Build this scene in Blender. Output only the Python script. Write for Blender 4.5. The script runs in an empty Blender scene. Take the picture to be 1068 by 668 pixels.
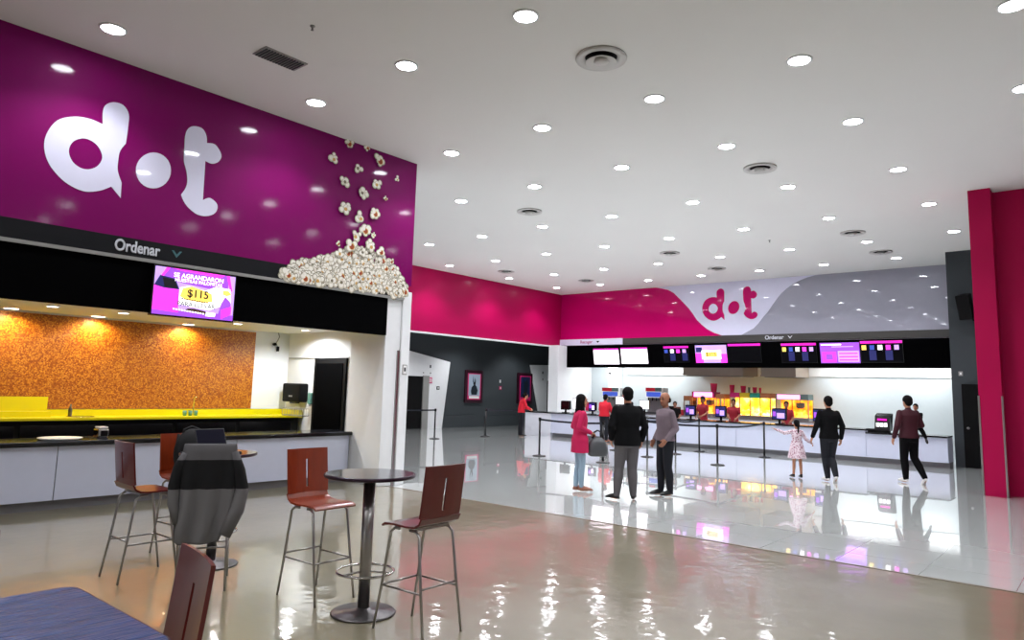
import bpy, math, random
import numpy as np
from mathutils import Vector, Matrix, Euler
random.seed(7)
S = bpy.context.scene
COL = S.collection
PI = math.pi
V = Vector

# ------------------------------------------------------------------ survey camera (1068 x 668 frame)
FPX, CY, HC = 736.9, 311.8, 1.72
_p, _r, _y = math.radians(7.306), math.radians(1.631), math.radians(-40.397)
_F = V((0, math.cos(_p), math.sin(_p))); _U = V((0, -math.sin(_p), math.cos(_p))); _R = V((1, 0, 0))
_R, _U = _R * math.cos(_r) + _U * math.sin(_r), -_R * math.sin(_r) + _U * math.cos(_r)
_Z = Matrix(((math.cos(_y), math.sin(_y), 0), (-math.sin(_y), math.cos(_y), 0), (0, 0, 1)))
F3, U3, R3 = _Z @ _F, _Z @ _U, _Z @ _R
CAM = V((0, 0, HC))
def ray(x, y): return F3 + R3 * ((x - 534) / FPX) - U3 * ((y - CY) / FPX)
def onz(x, y, z): d = ray(x, y); return CAM + d * ((z - HC) / d.z)
def ony(x, y, Y): d = ray(x, y); return CAM + d * (Y / d.y)
def onx(x, y, X): d = ray(x, y); return CAM + d * (X / d.x)
H = 5.85
XL = -9.7       # mural wall
YB = 24.6       # far fascia
RIGHTDIR = math.atan2(R3.y, R3.x)

# ------------------------------------------------------------------ materials
def lin(c):
    if isinstance(c, str):
        c = [int(c[i:i + 2], 16) / 255 for i in (0, 2, 4)]
    return tuple((v / 12.92 if v <= .04045 else ((v + .055) / 1.055) ** 2.4) for v in c[:3]) + (1,)
def mat(name, col, rough=.5, metal=0, spec=.5, coat=0, crough=.05, noise=0, nscale=8, bump=0, bscale=40, emis=None, estr=0, stretch=None, trans=0, alpha=1, ior=1.45):
    m = bpy.data.materials.new(name); m.use_nodes = True
    nt = m.node_tree; N = nt.nodes; L = nt.links
    b = N['Principled BSDF']
    c = lin(col)
    b.inputs['Base Color'].default_value = c
    b.inputs['Roughness'].default_value = rough
    b.inputs['Metallic'].default_value = metal
    b.inputs['Specular IOR Level'].default_value = spec
    b.inputs['Coat Weight'].default_value = coat
    b.inputs['Coat Roughness'].default_value = crough
    b.inputs['IOR'].default_value = ior
    b.inputs['Transmission Weight'].default_value = trans
    b.inputs['Alpha'].default_value = alpha
    tc = N.new('ShaderNodeTexCoord'); mp = N.new('ShaderNodeMapping'); L.new(tc.outputs['Object'], mp.inputs[0])
    if stretch: mp.inputs['Scale'].default_value = stretch
    nz = N.new('ShaderNodeTexNoise'); nz.inputs['Scale'].default_value = nscale; nz.inputs['Detail'].default_value = 4
    L.new(mp.outputs[0], nz.inputs['Vector'])
    k = noise if noise else .03
    mx = N.new('ShaderNodeMix'); mx.data_type = 'RGBA'
    mx.inputs[6].default_value = tuple(v * (1 - k) for v in c[:3]) + (1,)
    mx.inputs[7].default_value = tuple(min(1, v * (1 + k)) for v in c[:3]) + (1,)
    L.new(nz.outputs[0], mx.inputs[0]); L.new(mx.outputs[2], b.inputs['Base Color'])
    if bump:
        n2 = N.new('ShaderNodeTexNoise'); n2.inputs['Scale'].default_value = bscale
        L.new(mp.outputs[0], n2.inputs['Vector'])
        bp = N.new('ShaderNodeBump'); bp.inputs['Strength'].default_value = bump; bp.inputs['Distance'].default_value = .02
        L.new(n2.outputs[0], bp.inputs['Height']); L.new(bp.outputs[0], b.inputs['Normal'])
    if emis:
        b.inputs['Emission Color'].default_value = lin(emis); b.inputs['Emission Strength'].default_value = estr
    m['nodes'] = 1
    return m

M = dict(
    ceiling=mat('ceiling_paint', 'dedddb', .9, noise=.02, nscale=.6),
    white=mat('white_paint', 'e6e8ea', .6),
    whiteg=mat('white_gloss_laminate', 'dfe2ec', .25, coat=.3),
    panel=mat('pale_lilac_laminate', 'cfd4e8', .3, coat=.2),
    dark=mat('charcoal_wall', '363c40', .7, noise=.06),
    darkband=mat('dark_sign_band', '15161a', .6, spec=.2),
    darkband2=mat('far_sign_band', '3b3936', .5),
    black=mat('black_paint', '040405', .7, spec=.2),
    matblack=mat('matt_black_board', '010102', .9, spec=.05),
    blackg=mat('black_gloss', '0a0a0c', .2),
    grey=mat('grey_trim', '8f8f8c', .5),
    toe=mat('grey_kick_board', '8b8a8d', .45),
    mural=mat('magenta_vinyl', '78005a', .5, spec=.08, coat=.35, crough=.08, noise=.08, nscale=.8, bump=.012, bscale=1.5),
    magenta=mat('magenta_paint', 'ac004c', .5, spec=.15, coat=.12, crough=.2, noise=.04, nscale=.7),
    magenta2=mat('magenta_gloss_panel', 'c60064', .5, spec=.08, coat=.4, crough=.03, noise=.03),
    pillar=mat('crimson_magenta_paint', 'a80044', .6, spec=.2, noise=.05, nscale=1),
    logo=mat('white_vinyl', 'dcdcf2', .4, coat=.8, crough=.04),
    fgrey=mat('silver_grey_panel', '9a9aa8', .4, coat=.8, crough=.03),
    logom=mat('magenta_letter', 'c40064', .5, spec=.1, coat=.3),
    txt=mat('pale_lettering', 'c9ccd4', .5),
    txtm=mat('magenta_lettering', 'a00f64', .5),
    teal=mat('teal_mark', '3f6d72', .5),
    steel=mat('brushed_steel', 'a8a5a3', .28, 1, noise=.1, nscale=30, stretch=(1, 1, .1)),
    chrome=mat('polished_chrome', 'c8c6c4', .12, 1),
    darkst=mat('worn_steel_base', '6a6768', .35, 1, noise=.2, nscale=12),
    wood=mat('cherry_veneer', '8c3312', .3, coat=.7, crough=.12, noise=.3, nscale=5, stretch=(6, 6, .8)),
    wood2=mat('mahogany_veneer', '5c1616', .3, coat=.6, crough=.12, noise=.25, nscale=5, stretch=(6, 6, .8)),
    tabletop=mat('steel_tabletop', '6d6f7c', .12, .9, noise=.2, nscale=20),
    edge=mat('dark_metal_edge', '3a2a38', .3, .6),
    yellow=mat('yellow_laminate', 'd8cc00', .35, coat=.2),
    post=mat('black_powder_coat', '101012', .4),
    belt=mat('navy_webbing', '171a26', .7),
    red=mat('red_polo', 'c8102a', .8, noise=.1), redd=mat('dark_red_polo', '8f1526', .8, noise=.1),
    skin=mat('skin_tan', 'b07a5e', .55), skin2=mat('skin_brown', '8f5d45', .55),
    hair=mat('black_hair', '0a0707', .8, spec=.15, noise=.2, nscale=60), pink=mat('pink_jacket', 'b80e4c', .8, noise=.08),
    jeans=mat('light_blue_jeans', '8fa6b8', .8, noise=.12, nscale=30), greytr=mat('grey_trousers', '524e50', .85, noise=.06),
    blackcl=mat('black_cloth', '060608', .9, spec=.2, noise=.2), navy=mat('navy_cloth', '0c0e18', .85, noise=.2),
    mauve=mat('grey_mauve_shirt', '6a5c64', .85, noise=.1, nscale=20), maroon=mat('maroon_jacket', '380616', .8, noise=.15),
    shoe=mat('black_shoe', '0c0b0c', .35), wshoe=mat('white_shoe', 'e4e2e0', .5), tanshoe=mat('tan_shoe', '9a6450', .5),
    bag=mat('grey_leather', '4a4c4f', .45, noise=.1), bpack=mat('black_nylon', '0b0b0e', .7, noise=.3, nscale=40),
    lip=mat('lips', '8a4038', .5), eye=mat('eye_dark', '120c0a', .2),
    lens=mat('lamp_lens', 'ffffff', .5, emis='f4f6ff', estr=70),
    wlens=mat('warm_lamp_lens', 'ffffff', .5, emis='fff0d8', estr=10),
    slens=mat('small_lamp_lens', 'ffffff', .5, emis='fff6e8', estr=10),
    screenw=mat('white_screen', 'ffffff', .4, emis='fdf6ff', estr=1.6),
    screenp=mat('pink_white_screen', 'ffffff', .4, emis='ffc9e0', estr=1.8),
    navyscr=mat('navy_screen', '0a0a24', .3, emis='141446', estr=.5),
    scrdark=mat('dark_screen', '030306', .7, spec=.1, emis='06060c', estr=.3),
    scrmag=mat('magenta_screen_bar', 'c010a0', .4, emis='d81aa8', estr=1.0),
    scrpurp=mat('violet_screen', '8040c0', .4, emis='a04be0', estr=.9),
    scrpink=mat('hot_pink_screen', 'f030d0', .4, emis='f23ae0', estr=1.1),
    scrlil=mat('lilac_screen', 'b998e4', .4, emis='c4a0ee', estr=.75),
    scryel=mat('yellow_screen', 'f0d060', .4, emis='f2cf5c', estr=.95),
    scrnavy=mat('blue_navy_screen', '1a1c50', .4, emis='20225c', estr=.8),
    scrblue=mat('blue_tile_screen', '2a3a90', .4, emis='3c58b8', estr=.7),
    scrtxt=mat('black_screen_text', '100a18', .6),
    scrwt=mat('white_screen_text', 'ffffff', .4, emis='ffffff', estr=1.2),
    popglow=None, popglow2=None,
    pinklight=mat('pink_lightbox', 'ff8ad0', .5, emis='ffa6e6', estr=1.5),
    pinkp=mat('pink_header', 'a8145c', .5), yelp=mat('mustard_header', 'b59a10', .5), grep=mat('teal_green_header', '1f7a66', .5), brop=mat('brown_header', '8a5230', .5),
    bucket=mat('magenta_tub', 'c01048', .5), bucket2=mat('grey_cup', '5a6a68', .5),
    beige=mat('beige_hood', 'a39488', .5, .3), brown=mat('brown_goods', '5a3018', .6, noise=.4, nscale=20),
    kernel=mat('popcorn_cream', 'f2eee4', .5), kernel2=mat('popcorn_pale_shade', 'cfc8b4', .5), kernel3=mat('popcorn_grey_green', '77705a', .5),
    kernel4=mat('popcorn_brown', '9a3a10', .5), kernel5=mat('popcorn_butter', 'cda054', .5),
    poster1=mat('pale_blue_poster', '9fb0c2', .4), posterd=mat('dark_figure_print', '131d2a', .5), poster2=mat('blue_black_poster', '18244a', .4, noise=.5, nscale=6),
    pframe=mat('magenta_black_frame', '2c0418', .4), pink2=mat('pink_print', 'd0246c', .5),
    dress=None, laptop=mat('laptop_shell', '101016', .4), lapscr=mat('dim_laptop_screen', '0a0a14', .7, spec=.15, emis='14122a', estr=.25),
    paperw=mat('white_plastic', 'e8e8e8', .4), green=mat('green_soap', '5a8a80', .4), wire=mat('grey_wire', '999999', .4, .5),
    orangewarm=None, bwall=mat('back_kitchen_tile', 'c6cfd4', .35, coat=.2),
)

# granular mosaic wall
def mosaic():
    m = bpy.data.materials.new('orange_mosaic'); m.use_nodes = True
    N = m.node_tree.nodes; L = m.node_tree.links; b = N['Principled BSDF']
    tc = N.new('ShaderNodeTexCoord')
    v = N.new('ShaderNodeTexVoronoi'); v.inputs['Scale'].default_value = 55
    L.new(tc.outputs['Object'], v.inputs['Vector'])
    r = N.new('ShaderNodeValToRGB'); r.color_ramp.elements[0].color = lin('7c3804'); r.color_ramp.elements[1].color = lin('cc8a24')
    e = r.color_ramp.elements.new(.5); e.color = lin('9c540a')
    sp = N.new('ShaderNodeSeparateColor'); L.new(v.outputs['Color'], sp.inputs[0]); L.new(sp.outputs[0], r.inputs[0])
    L.new(r.outputs[0], b.inputs['Base Color']); b.inputs['Roughness'].default_value = .35
    bp = N.new('ShaderNodeBump'); bp.inputs['Strength'].default_value = .4; bp.inputs['Distance'].default_value = .01
    L.new(sp.outputs[1], bp.inputs['Height']); L.new(bp.outputs[0], b.inputs['Normal'])
    return m
M['mosaic'] = mosaic()
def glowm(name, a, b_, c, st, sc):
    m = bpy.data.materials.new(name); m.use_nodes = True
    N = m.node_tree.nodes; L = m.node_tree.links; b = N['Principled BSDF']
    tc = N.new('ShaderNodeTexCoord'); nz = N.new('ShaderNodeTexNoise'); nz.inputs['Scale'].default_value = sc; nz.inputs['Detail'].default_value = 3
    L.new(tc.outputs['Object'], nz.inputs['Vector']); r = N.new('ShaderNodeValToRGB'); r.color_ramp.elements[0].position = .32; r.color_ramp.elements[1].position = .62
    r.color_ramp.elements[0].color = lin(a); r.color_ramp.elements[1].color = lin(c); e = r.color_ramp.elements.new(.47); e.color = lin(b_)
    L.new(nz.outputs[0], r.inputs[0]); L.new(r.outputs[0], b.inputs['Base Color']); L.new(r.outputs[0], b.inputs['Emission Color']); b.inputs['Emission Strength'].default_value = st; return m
M['popglow'] = glowm('amber_lit_cabinet', 'e07810', 'ffa41c', 'ffd060', 1.5, 3)  # emission stands in for lamplight on the cabinet's back and popcorn
M['popglow2'] = glowm('yellow_lit_popcorn', 'ffa818', 'ffd040', 'fff6c0', 1.9, 2.6)  # back panel and popcorn glow in place of the lamplight inside
def printed(name, a, b_, scale):
    m = bpy.data.materials.new(name); m.use_nodes = True
    N = m.node_tree.nodes; L = m.node_tree.links; b = N['Principled BSDF']
    tc = N.new('ShaderNodeTexCoord'); v = N.new('ShaderNodeTexVoronoi'); v.inputs['Scale'].default_value = scale
    L.new(tc.outputs['Object'], v.inputs['Vector'])
    r = N.new('ShaderNodeValToRGB'); r.color_ramp.interpolation = 'CONSTANT'
    r.color_ramp.elements[0].color = lin(b_); r.color_ramp.elements[1].color = lin(a); r.color_ramp.elements[1].position = .38
    L.new(v.outputs['Distance'], r.inputs[0]); L.new(r.outputs[0], b.inputs['Base Color']); b.inputs['Roughness'].default_value = .8
    return m
M['dress'] = printed('floral_print', 'd8c6ce', '8a3858', 22)
# coat stripes by height on the garment
def coatmat():
    m = bpy.data.materials.new('striped_knit'); m.use_nodes = True
    N = m.node_tree.nodes; L = m.node_tree.links; b = N['Principled BSDF']
    tc = N.new('ShaderNodeTexCoord'); s = N.new('ShaderNodeSeparateXYZ'); L.new(tc.outputs['Object'], s.inputs[0])
    r = N.new('ShaderNodeValToRGB'); r.color_ramp.interpolation = 'CONSTANT'
    els = r.color_ramp.elements
    els[0].position = 0; els[0].color = lin('6a6868'); els[1].position = .82; els[1].color = lin('5a585a')
    e = els.new(.64); e.color = lin('0c0c0e')
    d = N.new('ShaderNodeMath'); d.operation = 'DIVIDE'; d.inputs[1].default_value = 1.3
    L.new(s.outputs['Z'], d.inputs[0]); L.new(d.outputs[0], r.inputs[0]); L.new(r.outputs[0], b.inputs['Base Color'])
    b.inputs['Roughness'].default_value = .95
    return m
M['coat'] = coatmat()
M['seamst'] = mat('brown_metal_strip', '6e6558', .4)
# near floor : polished beige concrete, slightly wavy lacquer
def floormat(name, c1, c2, rough, coat, crough, bump, bscale, nscale, spec=.5, tile=None):
    m = bpy.data.materials.new(name); m.use_nodes = True
    N = m.node_tree.nodes; L = m.node_tree.links; b = N['Principled BSDF']
    tc = N.new('ShaderNodeTexCoord')
    nz = N.new('ShaderNodeTexNoise'); nz.inputs['Scale'].default_value = nscale; nz.inputs['Detail'].default_value = 5
    L.new(tc.outputs['Object'], nz.inputs['Vector'])
    r = N.new('ShaderNodeValToRGB'); r.color_ramp.elements[0].color = lin(c1); r.color_ramp.elements[1].color = lin(c2)
    r.color_ramp.elements[0].position = .3; r.color_ramp.elements[1].position = .7
    L.new(nz.outputs[0], r.inputs[0])
    b.inputs['Roughness'].default_value = rough; b.inputs['Coat Weight'].default_value = coat; b.inputs['Coat Roughness'].default_value = crough
    b.inputs['Specular IOR Level'].default_value = spec
    out = r.outputs[0]
    if tile:
        bk = N.new('ShaderNodeTexBrick'); bk.offset = 0; bk.inputs['Scale'].default_value = 1
        bk.inputs['Brick Width'].default_value = tile; bk.inputs['Row Height'].default_value = tile
        bk.inputs['Mortar Size'].default_value = .004; bk.inputs['Mortar'].default_value = lin('a6a9a8')
        L.new(tc.outputs['Object'], bk.inputs['Vector']); L.new(out, bk.inputs['Color1']); L.new(out, bk.inputs['Color2'])
        out = bk.outputs['Color']
    L.new(out, b.inputs['Base Color'])
    n2 = N.new('ShaderNodeTexNoise'); n2.inputs['Scale'].default_value = bscale; n2.inputs['Detail'].default_value = 2
    L.new(tc.outputs['Object'], n2.inputs['Vector'])
    bp = N.new('ShaderNodeBump'); bp.inputs['Strength'].default_value = bump; bp.inputs['Distance'].default_value = .01
    L.new(n2.outputs[0], bp.inputs['Height']); L.new(bp.outputs[0], b.inputs['Normal']); L.new(bp.outputs[0], b.inputs['Coat Normal'])
    return m
M['floor_near'] = floormat('polished_beige_concrete', '78715a', '8a836c', .3, 1.0, .065, .42, 5.0, 1.1)
M['floor_far'] = floormat('white_polished_tile', 'c9cdcb', 'd3d7d5', .12, 1.0, .015, .05, .9, .5, spec=.6, tile=.8)

# ------------------------------------------------------------------ mesh helpers
class MB:
    def __init__(s): s.v = []; s.f = []; s.mi = []
    def add(s, vs, fs, mi=0):
        o = len(s.v); s.v += [tuple(v) for v in vs]; s.f += [tuple(i + o for i in f) for f in fs]; s.mi += [mi] * len(fs); return s
    def box(s, a, b, mi=0):
        x0, x1 = sorted((a[0], b[0])); y0, y1 = sorted((a[1], b[1])); z0, z1 = sorted((a[2], b[2]))
        vs = [(x0, y0, z0), (x1, y0, z0), (x1, y1, z0), (x0, y1, z0), (x0, y0, z1), (x1, y0, z1), (x1, y1, z1), (x0, y1, z1)]
        return s.add(vs, [(0, 3, 2, 1), (4, 5, 6, 7), (0, 1, 5, 4), (1, 2, 6, 5), (2, 3, 7, 6), (3, 0, 4, 7)], mi)
    def prism(s, pts, n, mi=0):
        """planar polygon pts (3D) extruded by vector n"""
        k = len(pts); n = V(n); vs = [V(p) for p in pts] + [V(p) + n for p in pts]
        fs = [tuple(range(k - 1, -1, -1)), tuple(range(k, 2 * k))] + [(i, (i + 1) % k, k + (i + 1) % k, k + i) for i in range(k)]
        return s.add(vs, fs, mi)
    def ringprism(s, outer, inner, n, mi=0):
        k = len(outer); n = V(n); vs = [V(p) for p in outer] + [V(p) for p in inner] + [V(p) + n for p in outer] + [V(p) + n for p in inner]
        fs = []
        for i in range(k):
            j = (i + 1) % k
            fs += [(i, k + i, k + j, j), (2 * k + i, 2 * k + j, 3 * k + j, 3 * k + i), (i, j, 2 * k + j, 2 * k + i), (k + j, k + i, 3 * k + i, 3 * k + j)]
        return s.add(vs, fs, mi)
    def loft(s, rings, mi=0, cap=True):
        k = len(rings[0]); vs = [p for r in rings for p in r]; fs = []
        for a in range(len(rings) - 1):
            for i in range(k):
                j = (i + 1) % k; fs.append((a * k + i, a * k + j, (a + 1) * k + j, (a + 1) * k + i))
        if cap: fs += [tuple(range(k - 1, -1, -1)), tuple((len(rings) - 1) * k + i for i in range(k))]
        return s.add(vs, fs, mi)
    def lathe(s, prof, c=(0, 0, 0), n=24, mi=0, ax='z'):
        rings = []
        for r, z in prof:
            r = max(r, 1e-4)
            ring = []
            for i in range(n):
                a = 2 * PI * i / n; x, y = r * math.cos(a), r * math.sin(a)
                p = (x, y, z) if ax == 'z' else ((z, x, y) if ax == 'x' else (y, z, x))
                ring.append((p[0] + c[0], p[1] + c[1], p[2] + c[2]))
            rings.append(ring)
        return s.loft(rings, mi)
    def cyl(s, c, r, z0, z1, n=24, mi=0): return s.lathe([(r, z0), (r, z1)], (c[0], c[1], 0), n, mi)
    def tube(s, pts, r, n=8, mi=0, closed=False):
        pts = [V(p) for p in pts]; rs = r if isinstance(r, (list, tuple)) else [r] * len(pts)
        rings = []; prev = None
        for i, p in enumerate(pts):
            if closed: t = pts[(i + 1) % len(pts)] - pts[i - 1]
            else: t = pts[min(i + 1, len(pts) - 1)] - pts[max(i - 1, 0)]
            t.normalize()
            if prev is None:
                u = t.orthogonal().normalized()
            else:
                u = prev - t * prev.dot(t); u.normalize()
            prev = u; w = t.cross(u)
            rings.append([p + (u * math.cos(2 * PI * k / n) + w * math.sin(2 * PI * k / n)) * rs[i] for k in range(n)])
        if closed: rings.append(rings[0]); return s.loft(rings, mi, cap=False)
        return s.loft(rings, mi)
    def cap(s, p0, r0, p1, r1, n=12, k=4, mi=0):
        """tapered capsule"""
        p0, p1 = V(p0), V(p1); t = p1 - p0; L = t.length; t = t / max(L, 1e-6); u = t.orthogonal().normalized(); w = t.cross(u); rings = []
        def ring(c, r): return [c + (u * math.cos(2 * PI * i / n) + w * math.sin(2 * PI * i / n)) * max(r, 1e-4) for i in range(n)]
        for a in range(k + 1):
            th = -PI / 2 + a * PI / 2 / k; rings.append(ring(p0 + t * (r0 * math.sin(th)), r0 * math.cos(th)))
        for a in range(k + 1):
            th = a * PI / 2 / k; rings.append(ring(p1 + t * (r1 * math.sin(th)), r1 * math.cos(th)))
        return s.loft(rings, mi)
    def ell(s, c, rad, rot=None, n=16, k=10, mi=0):
        c = V(c); rings = []
        for a in range(k + 1):
            th = -PI / 2 + PI * a / k; ring = []
            for i in range(n):
                p = V((rad[0] * max(math.cos(th), 1e-3) * math.cos(2 * PI * i / n), rad[1] * max(math.cos(th), 1e-3) * math.sin(2 * PI * i / n), rad[2] * math.sin(th)))
                if rot: p = rot @ p
                ring.append(c + p)
            rings.append(ring)
        return s.loft(rings, mi)
    def build(s, name, ms, parent=None, bevel=0, smooth=False, origin=None):
        me = bpy.data.meshes.new(name)
        vs = s.v
        if origin is not None:
            o = V(origin); vs = [tuple(V(v) - o) for v in s.v]
        me.from_pydata(vs, [], s.f)
        if not isinstance(ms, (list, tuple)): ms = [ms]
        for m in ms: me.materials.append(M[m] if isinstance(m, str) else m)
        for p, i in zip(me.polygons, s.mi): p.material_index = i
        me.update()
        ob = bpy.data.objects.new(name, me); COL.objects.link(ob)
        if origin is not None: ob.location = origin
        if parent: ob.parent = parent
        if bevel:
            b = ob.modifiers.new('bevel', 'BEVEL'); b.width = bevel; b.segments = 2; b.limit_method = 'ANGLE'
        if smooth:
            for p in me.polygons: p.use_smooth = True
        return ob
def fixn(ob):
    import bmesh
    bm = bmesh.new(); bm.from_mesh(ob.data); bmesh.ops.recalc_face_normals(bm, faces=bm.faces); bm.to_mesh(ob.data); bm.free(); return ob
def tag(o, label=None, cat=None, group=None, kind=None):
    if label: o['label'] = label
    if cat: o['category'] = cat
    if group: o['group'] = group
    if kind: o['kind'] = kind
    return o
def empty(name, loc, label, cat, rz=0, group=None):
    o = bpy.data.objects.new(name, None); COL.objects.link(o); o.location = loc; o.rotation_euler.z = rz; o.empty_display_size = .1
    return tag(o, label, cat, group)
def copy_tree(o, parent=None):
    c = o.copy(); COL.objects.link(c); c.parent = parent
    for ch in [x for x in COL.objects if x.parent == o]: copy_tree(ch, c)
    return c
def struct(name, mb, m, bevel=0): return tag(fixn(mb.build(name, m, bevel=bevel)), kind='structure')
def text(name, body, size, m, parent, mtx, align='CENTER', bold=.0, ext=.002, sx=1):
    cu = bpy.data.curves.new(name, 'FONT'); cu.body = body; cu.size = size; cu.align_x = align; cu.align_y = 'CENTER'
    cu.extrude = ext; cu.offset = bold; cu.materials.append(M[m])
    cu.offset = 0; cu.bevel_depth = bold; cu.bevel_resolution = 1
    tmp = bpy.data.objects.new(name, cu); COL.objects.link(tmp)
    me = bpy.data.meshes.new_from_object(tmp.evaluated_get(bpy.context.evaluated_depsgraph_get()))
    bpy.data.objects.remove(tmp); bpy.data.curves.remove(cu)
    if not me.materials: me.materials.append(M[m])
    o = bpy.data.objects.new(name, me); COL.objects.link(o); o.parent = parent
    o.matrix_local = mtx @ Matrix.Diagonal((sx, 1, 1, 1)); return o
# frames: text x/y axes on wall planes.  left wall faces +X: reader's right = +Y ; back wall faces -Y: reader's right = +X
def frameX(x, y, z): return Matrix(((0, 0, 1, x), (1, 0, 0, y), (0, 1, 0, z), (0, 0, 0, 1)))
def frameY(x, y, z): return Matrix(((1, 0, 0, x), (0, 0, -1, y), (0, 1, 0, z), (0, 0, 0, 1)))

# ------------------------------------------------------------------ the setting
SEAM = 8.2
struct('floor', MB().box((-24, -6, -.2), (7, SEAM, 0)), 'floor_near')
struct('floor.001', MB().box((-24, SEAM, -.2), (7, 29, 0)), 'floor_far')
struct('trim_1', MB().box((-9.7, SEAM - .02, -.05), (7, SEAM + .02, .004)), 'seamst')
struct('ceiling', MB().box((-24, -6, H), (7, 29, H + .2)), 'ceiling')
struct('wall_right', MB().box((6.8, -6, 0), (7, 29, H)), 'white')
struct('wall_near', MB().box((-24, -6.2, 0), (7, -6, H)), 'white')
# mural wall over the left bar
struct('wall_left', MB().box((XL, -6, 3.54), (XL - .3, 8.55, H)), 'mural')
struct('trim_2', MB().box((XL + .01, -6, 3.30), (XL - .3, 8.36, 3.54)), 'darkband')
struct('trim_3', MB().box((XL + .03, -6, 3.255), (XL - .3, 8.36, 3.30)), 'grey')
struct('trim_4', MB().box((XL, -6, 2.60), (XL - .1, 8.02, 3.255)), 'matblack')
struct('trim_5', MB().box((XL - .1, -6, 2.62), (XL - .3, 8.02, 3.255)), 'white')
# end pillar of the bar
struct('wall_bar_pillar', MB().box((XL - .02, 8.02, 0), (XL - 1.0, 8.36, 3.255)), 'white', .01)
struct('wall_bar_pillar_edge', MB().box((XL + .02, 8.36, 0), (XL - 1.0, 8.56, 3.42)), 'white', .01)
struct('trim_6', MB().box((XL + .005, 8.30, 0), (XL - .03, 8.345, 2.35)), 'steel')
struct('wall_bar_end', MB().box((XL - .3, 8.2, 0), (-13.4, 8.5, H)), 'white')
struct('ceiling_bar', MB().box((XL - .3, -6, 2.73), (-13.2, 8.2, 2.9)), 'white')
struct('wall_bar_back', MB().box((-13.0, -6, 0), (-13.3, 8.2, 2.73)), 'white')
oe = onx(264, 380, -13.0).y
struct('wall_bar_mosaic', MB().box((-12.97, -6, 1.2), (-13.0, oe, 2.70)), 'mosaic')
d0, d1 = ony(329, 400, 8.2).x, ony(362, 400, 8.2).x
dz = ony(345, 374, 8.2).z
dr = struct('door_1', MB().box((d0, 8.15, 0), (d1, 8.2, dz)), 'black')
MB().box((d0 + .08, 8.14, .1), (d1 - .08, 8.15, dz - .1)).build('door_leaf', 'matblack', dr)
struct('trim_7', MB().box((-12.95, 8.18, dz + .0), (-10.4, 8.2, dz + .02)), 'grey')

# far left: magenta bulkhead, deep grey wall behind and white portals
XM = -18.1
struct('wall_far_left', MB().box((XM, 8.4, 3.6), (XM - .3, 27, H)), 'magenta')
struct('trim_8', MB().box((XM + .01, 8.4, 3.57), (XM - .3, 24.6, 3.61)), 'white')
XG = -22
struct('wall_grey', MB().box((XG, 5, 0), (XG - .3, 29, H)), 'dark')
struct('ceiling_recess', MB().box((XG, 5, 4.4), (XM - .3, 28, 4.6)), 'dark')
def gx(x, y, X=XG): p = onx(x, y, X); return p
a, b_, c_ = gx(424, 367.5), gx(468, 378), gx(459, 446.5)
struct('wall_portal', MB().prism([(XG + .1, a.y - 1.5, a.z + .3), (XG + .1, b_.y, b_.z), (XG + .1, c_.y, 0), (XG + .1, a.y - 1.5, 0)], (-.1, 0, 0)), 'white')
a, b_ = gx(424, 394), gx(437, 445)
struct('door_2', MB().box((XG + .11, a.y - .6, 0), (XG + .04, b_.y, 2.15)), 'black')
b2 = gx(443, 445)
struct('trim_9', MB().box((XG + .16, b_.y, 0), (XG + .04, b2.y, 2.18)), 'grey')
a, b_, c_ = gx(552.5, 381), gx(558, 430), gx(600, 372)
struct('wall_portal_far', MB().prism([(XG + .1, a.y, a.z), (XG + .1, c_.y, a.z + .15), (XG + .1, c_.y, 0), (XG + .1, b_.y + .4, 0)], (-.1, 0, 0)), 'white')
a, b_ = gx(569, 400), gx(590, 444)
struct('door_3', MB().box((XG + .12, a.y, 0), (XG + .05, b_.y, 2.2)), 'black')
for k, (px0, px1) in enumerate(((459, 494), (505, 541))):
    a, b_ = gx(px0, 433), gx(px1, 446)
    struct('trim_%d' % (10 + k), MB().box((XG + .05, a.y, 0), (XG, b_.y, gx(px0, 434).z)), 'dark', .01)
# white corner column
ca, cb = onx(572, 400, XM).y, ony(590, 400, 24.3).x
struct('wall_corner_column', MB().box((XM + .02, ca - .05, 0), (cb, 24.35, 3.6)), 'white', .01)
# far fascia
struct('wall_back_fascia', MB().box((XM, YB, 3.62), (-3.36, YB + .25, H)), 'fgrey')
struct('trim_12', MB().box((XM, YB - .03, 3.64), (-3.36, YB + .2, 3.88)), 'darkband2')
def py(x, y, Y=YB): return ony(x, y, Y)
left_bot = [(684, 301), (691, 301.3), (697, 302.6), (703, 306), (708, 311), (713, 316), (718.6, 322), (723, 328), (727, 334), (732, 339), (738, 343.8), (745, 347.4), (753, 350)]
lb = [(p.x, p.z) for p in (py(*q) for q in left_bot)]
lb = [(x, min(z, H)) for x, z in lb]; lb[0] = (lb[0][0], H)
e0 = YB - .006
pk = [(XM, e0, 3.88), (lb[-1][0], e0, 3.88)] + [(x, e0, max(z, 3.88)) for x, z in lb[::-1][1:]] + [(XM, e0, H)]
fa = MB().prism(pk, (0, .006, 0)); f1 = struct('wall_back_magenta_panel', fa, 'magenta2')
right_bot = [(773.5, 349.5), (779, 346.5), (786, 342.7), (791, 337.5), (796, 331), (800.5, 326), (804.5, 320), (808, 315), (811.7, 310), (815, 306), (819, 302.5), (824, 298.5), (834, 292.8), (842, 289.5), (850, 287.3), (860, 285.7), (869, 284.9)]
rb = [(p.x, p.z) for p in (py(*q) for q in right_bot)]
wp = [(x, e0, min(H, max(3.88, z))) for x, z in lb] + [(x, e0, min(H, max(3.88, z))) for x, z in rb]
wp[-1] = (wp[-1][0], e0, H)
struct('wall_back_white_panel', MB().prism(wp, (0, .006, 0)), 'logo')
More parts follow.
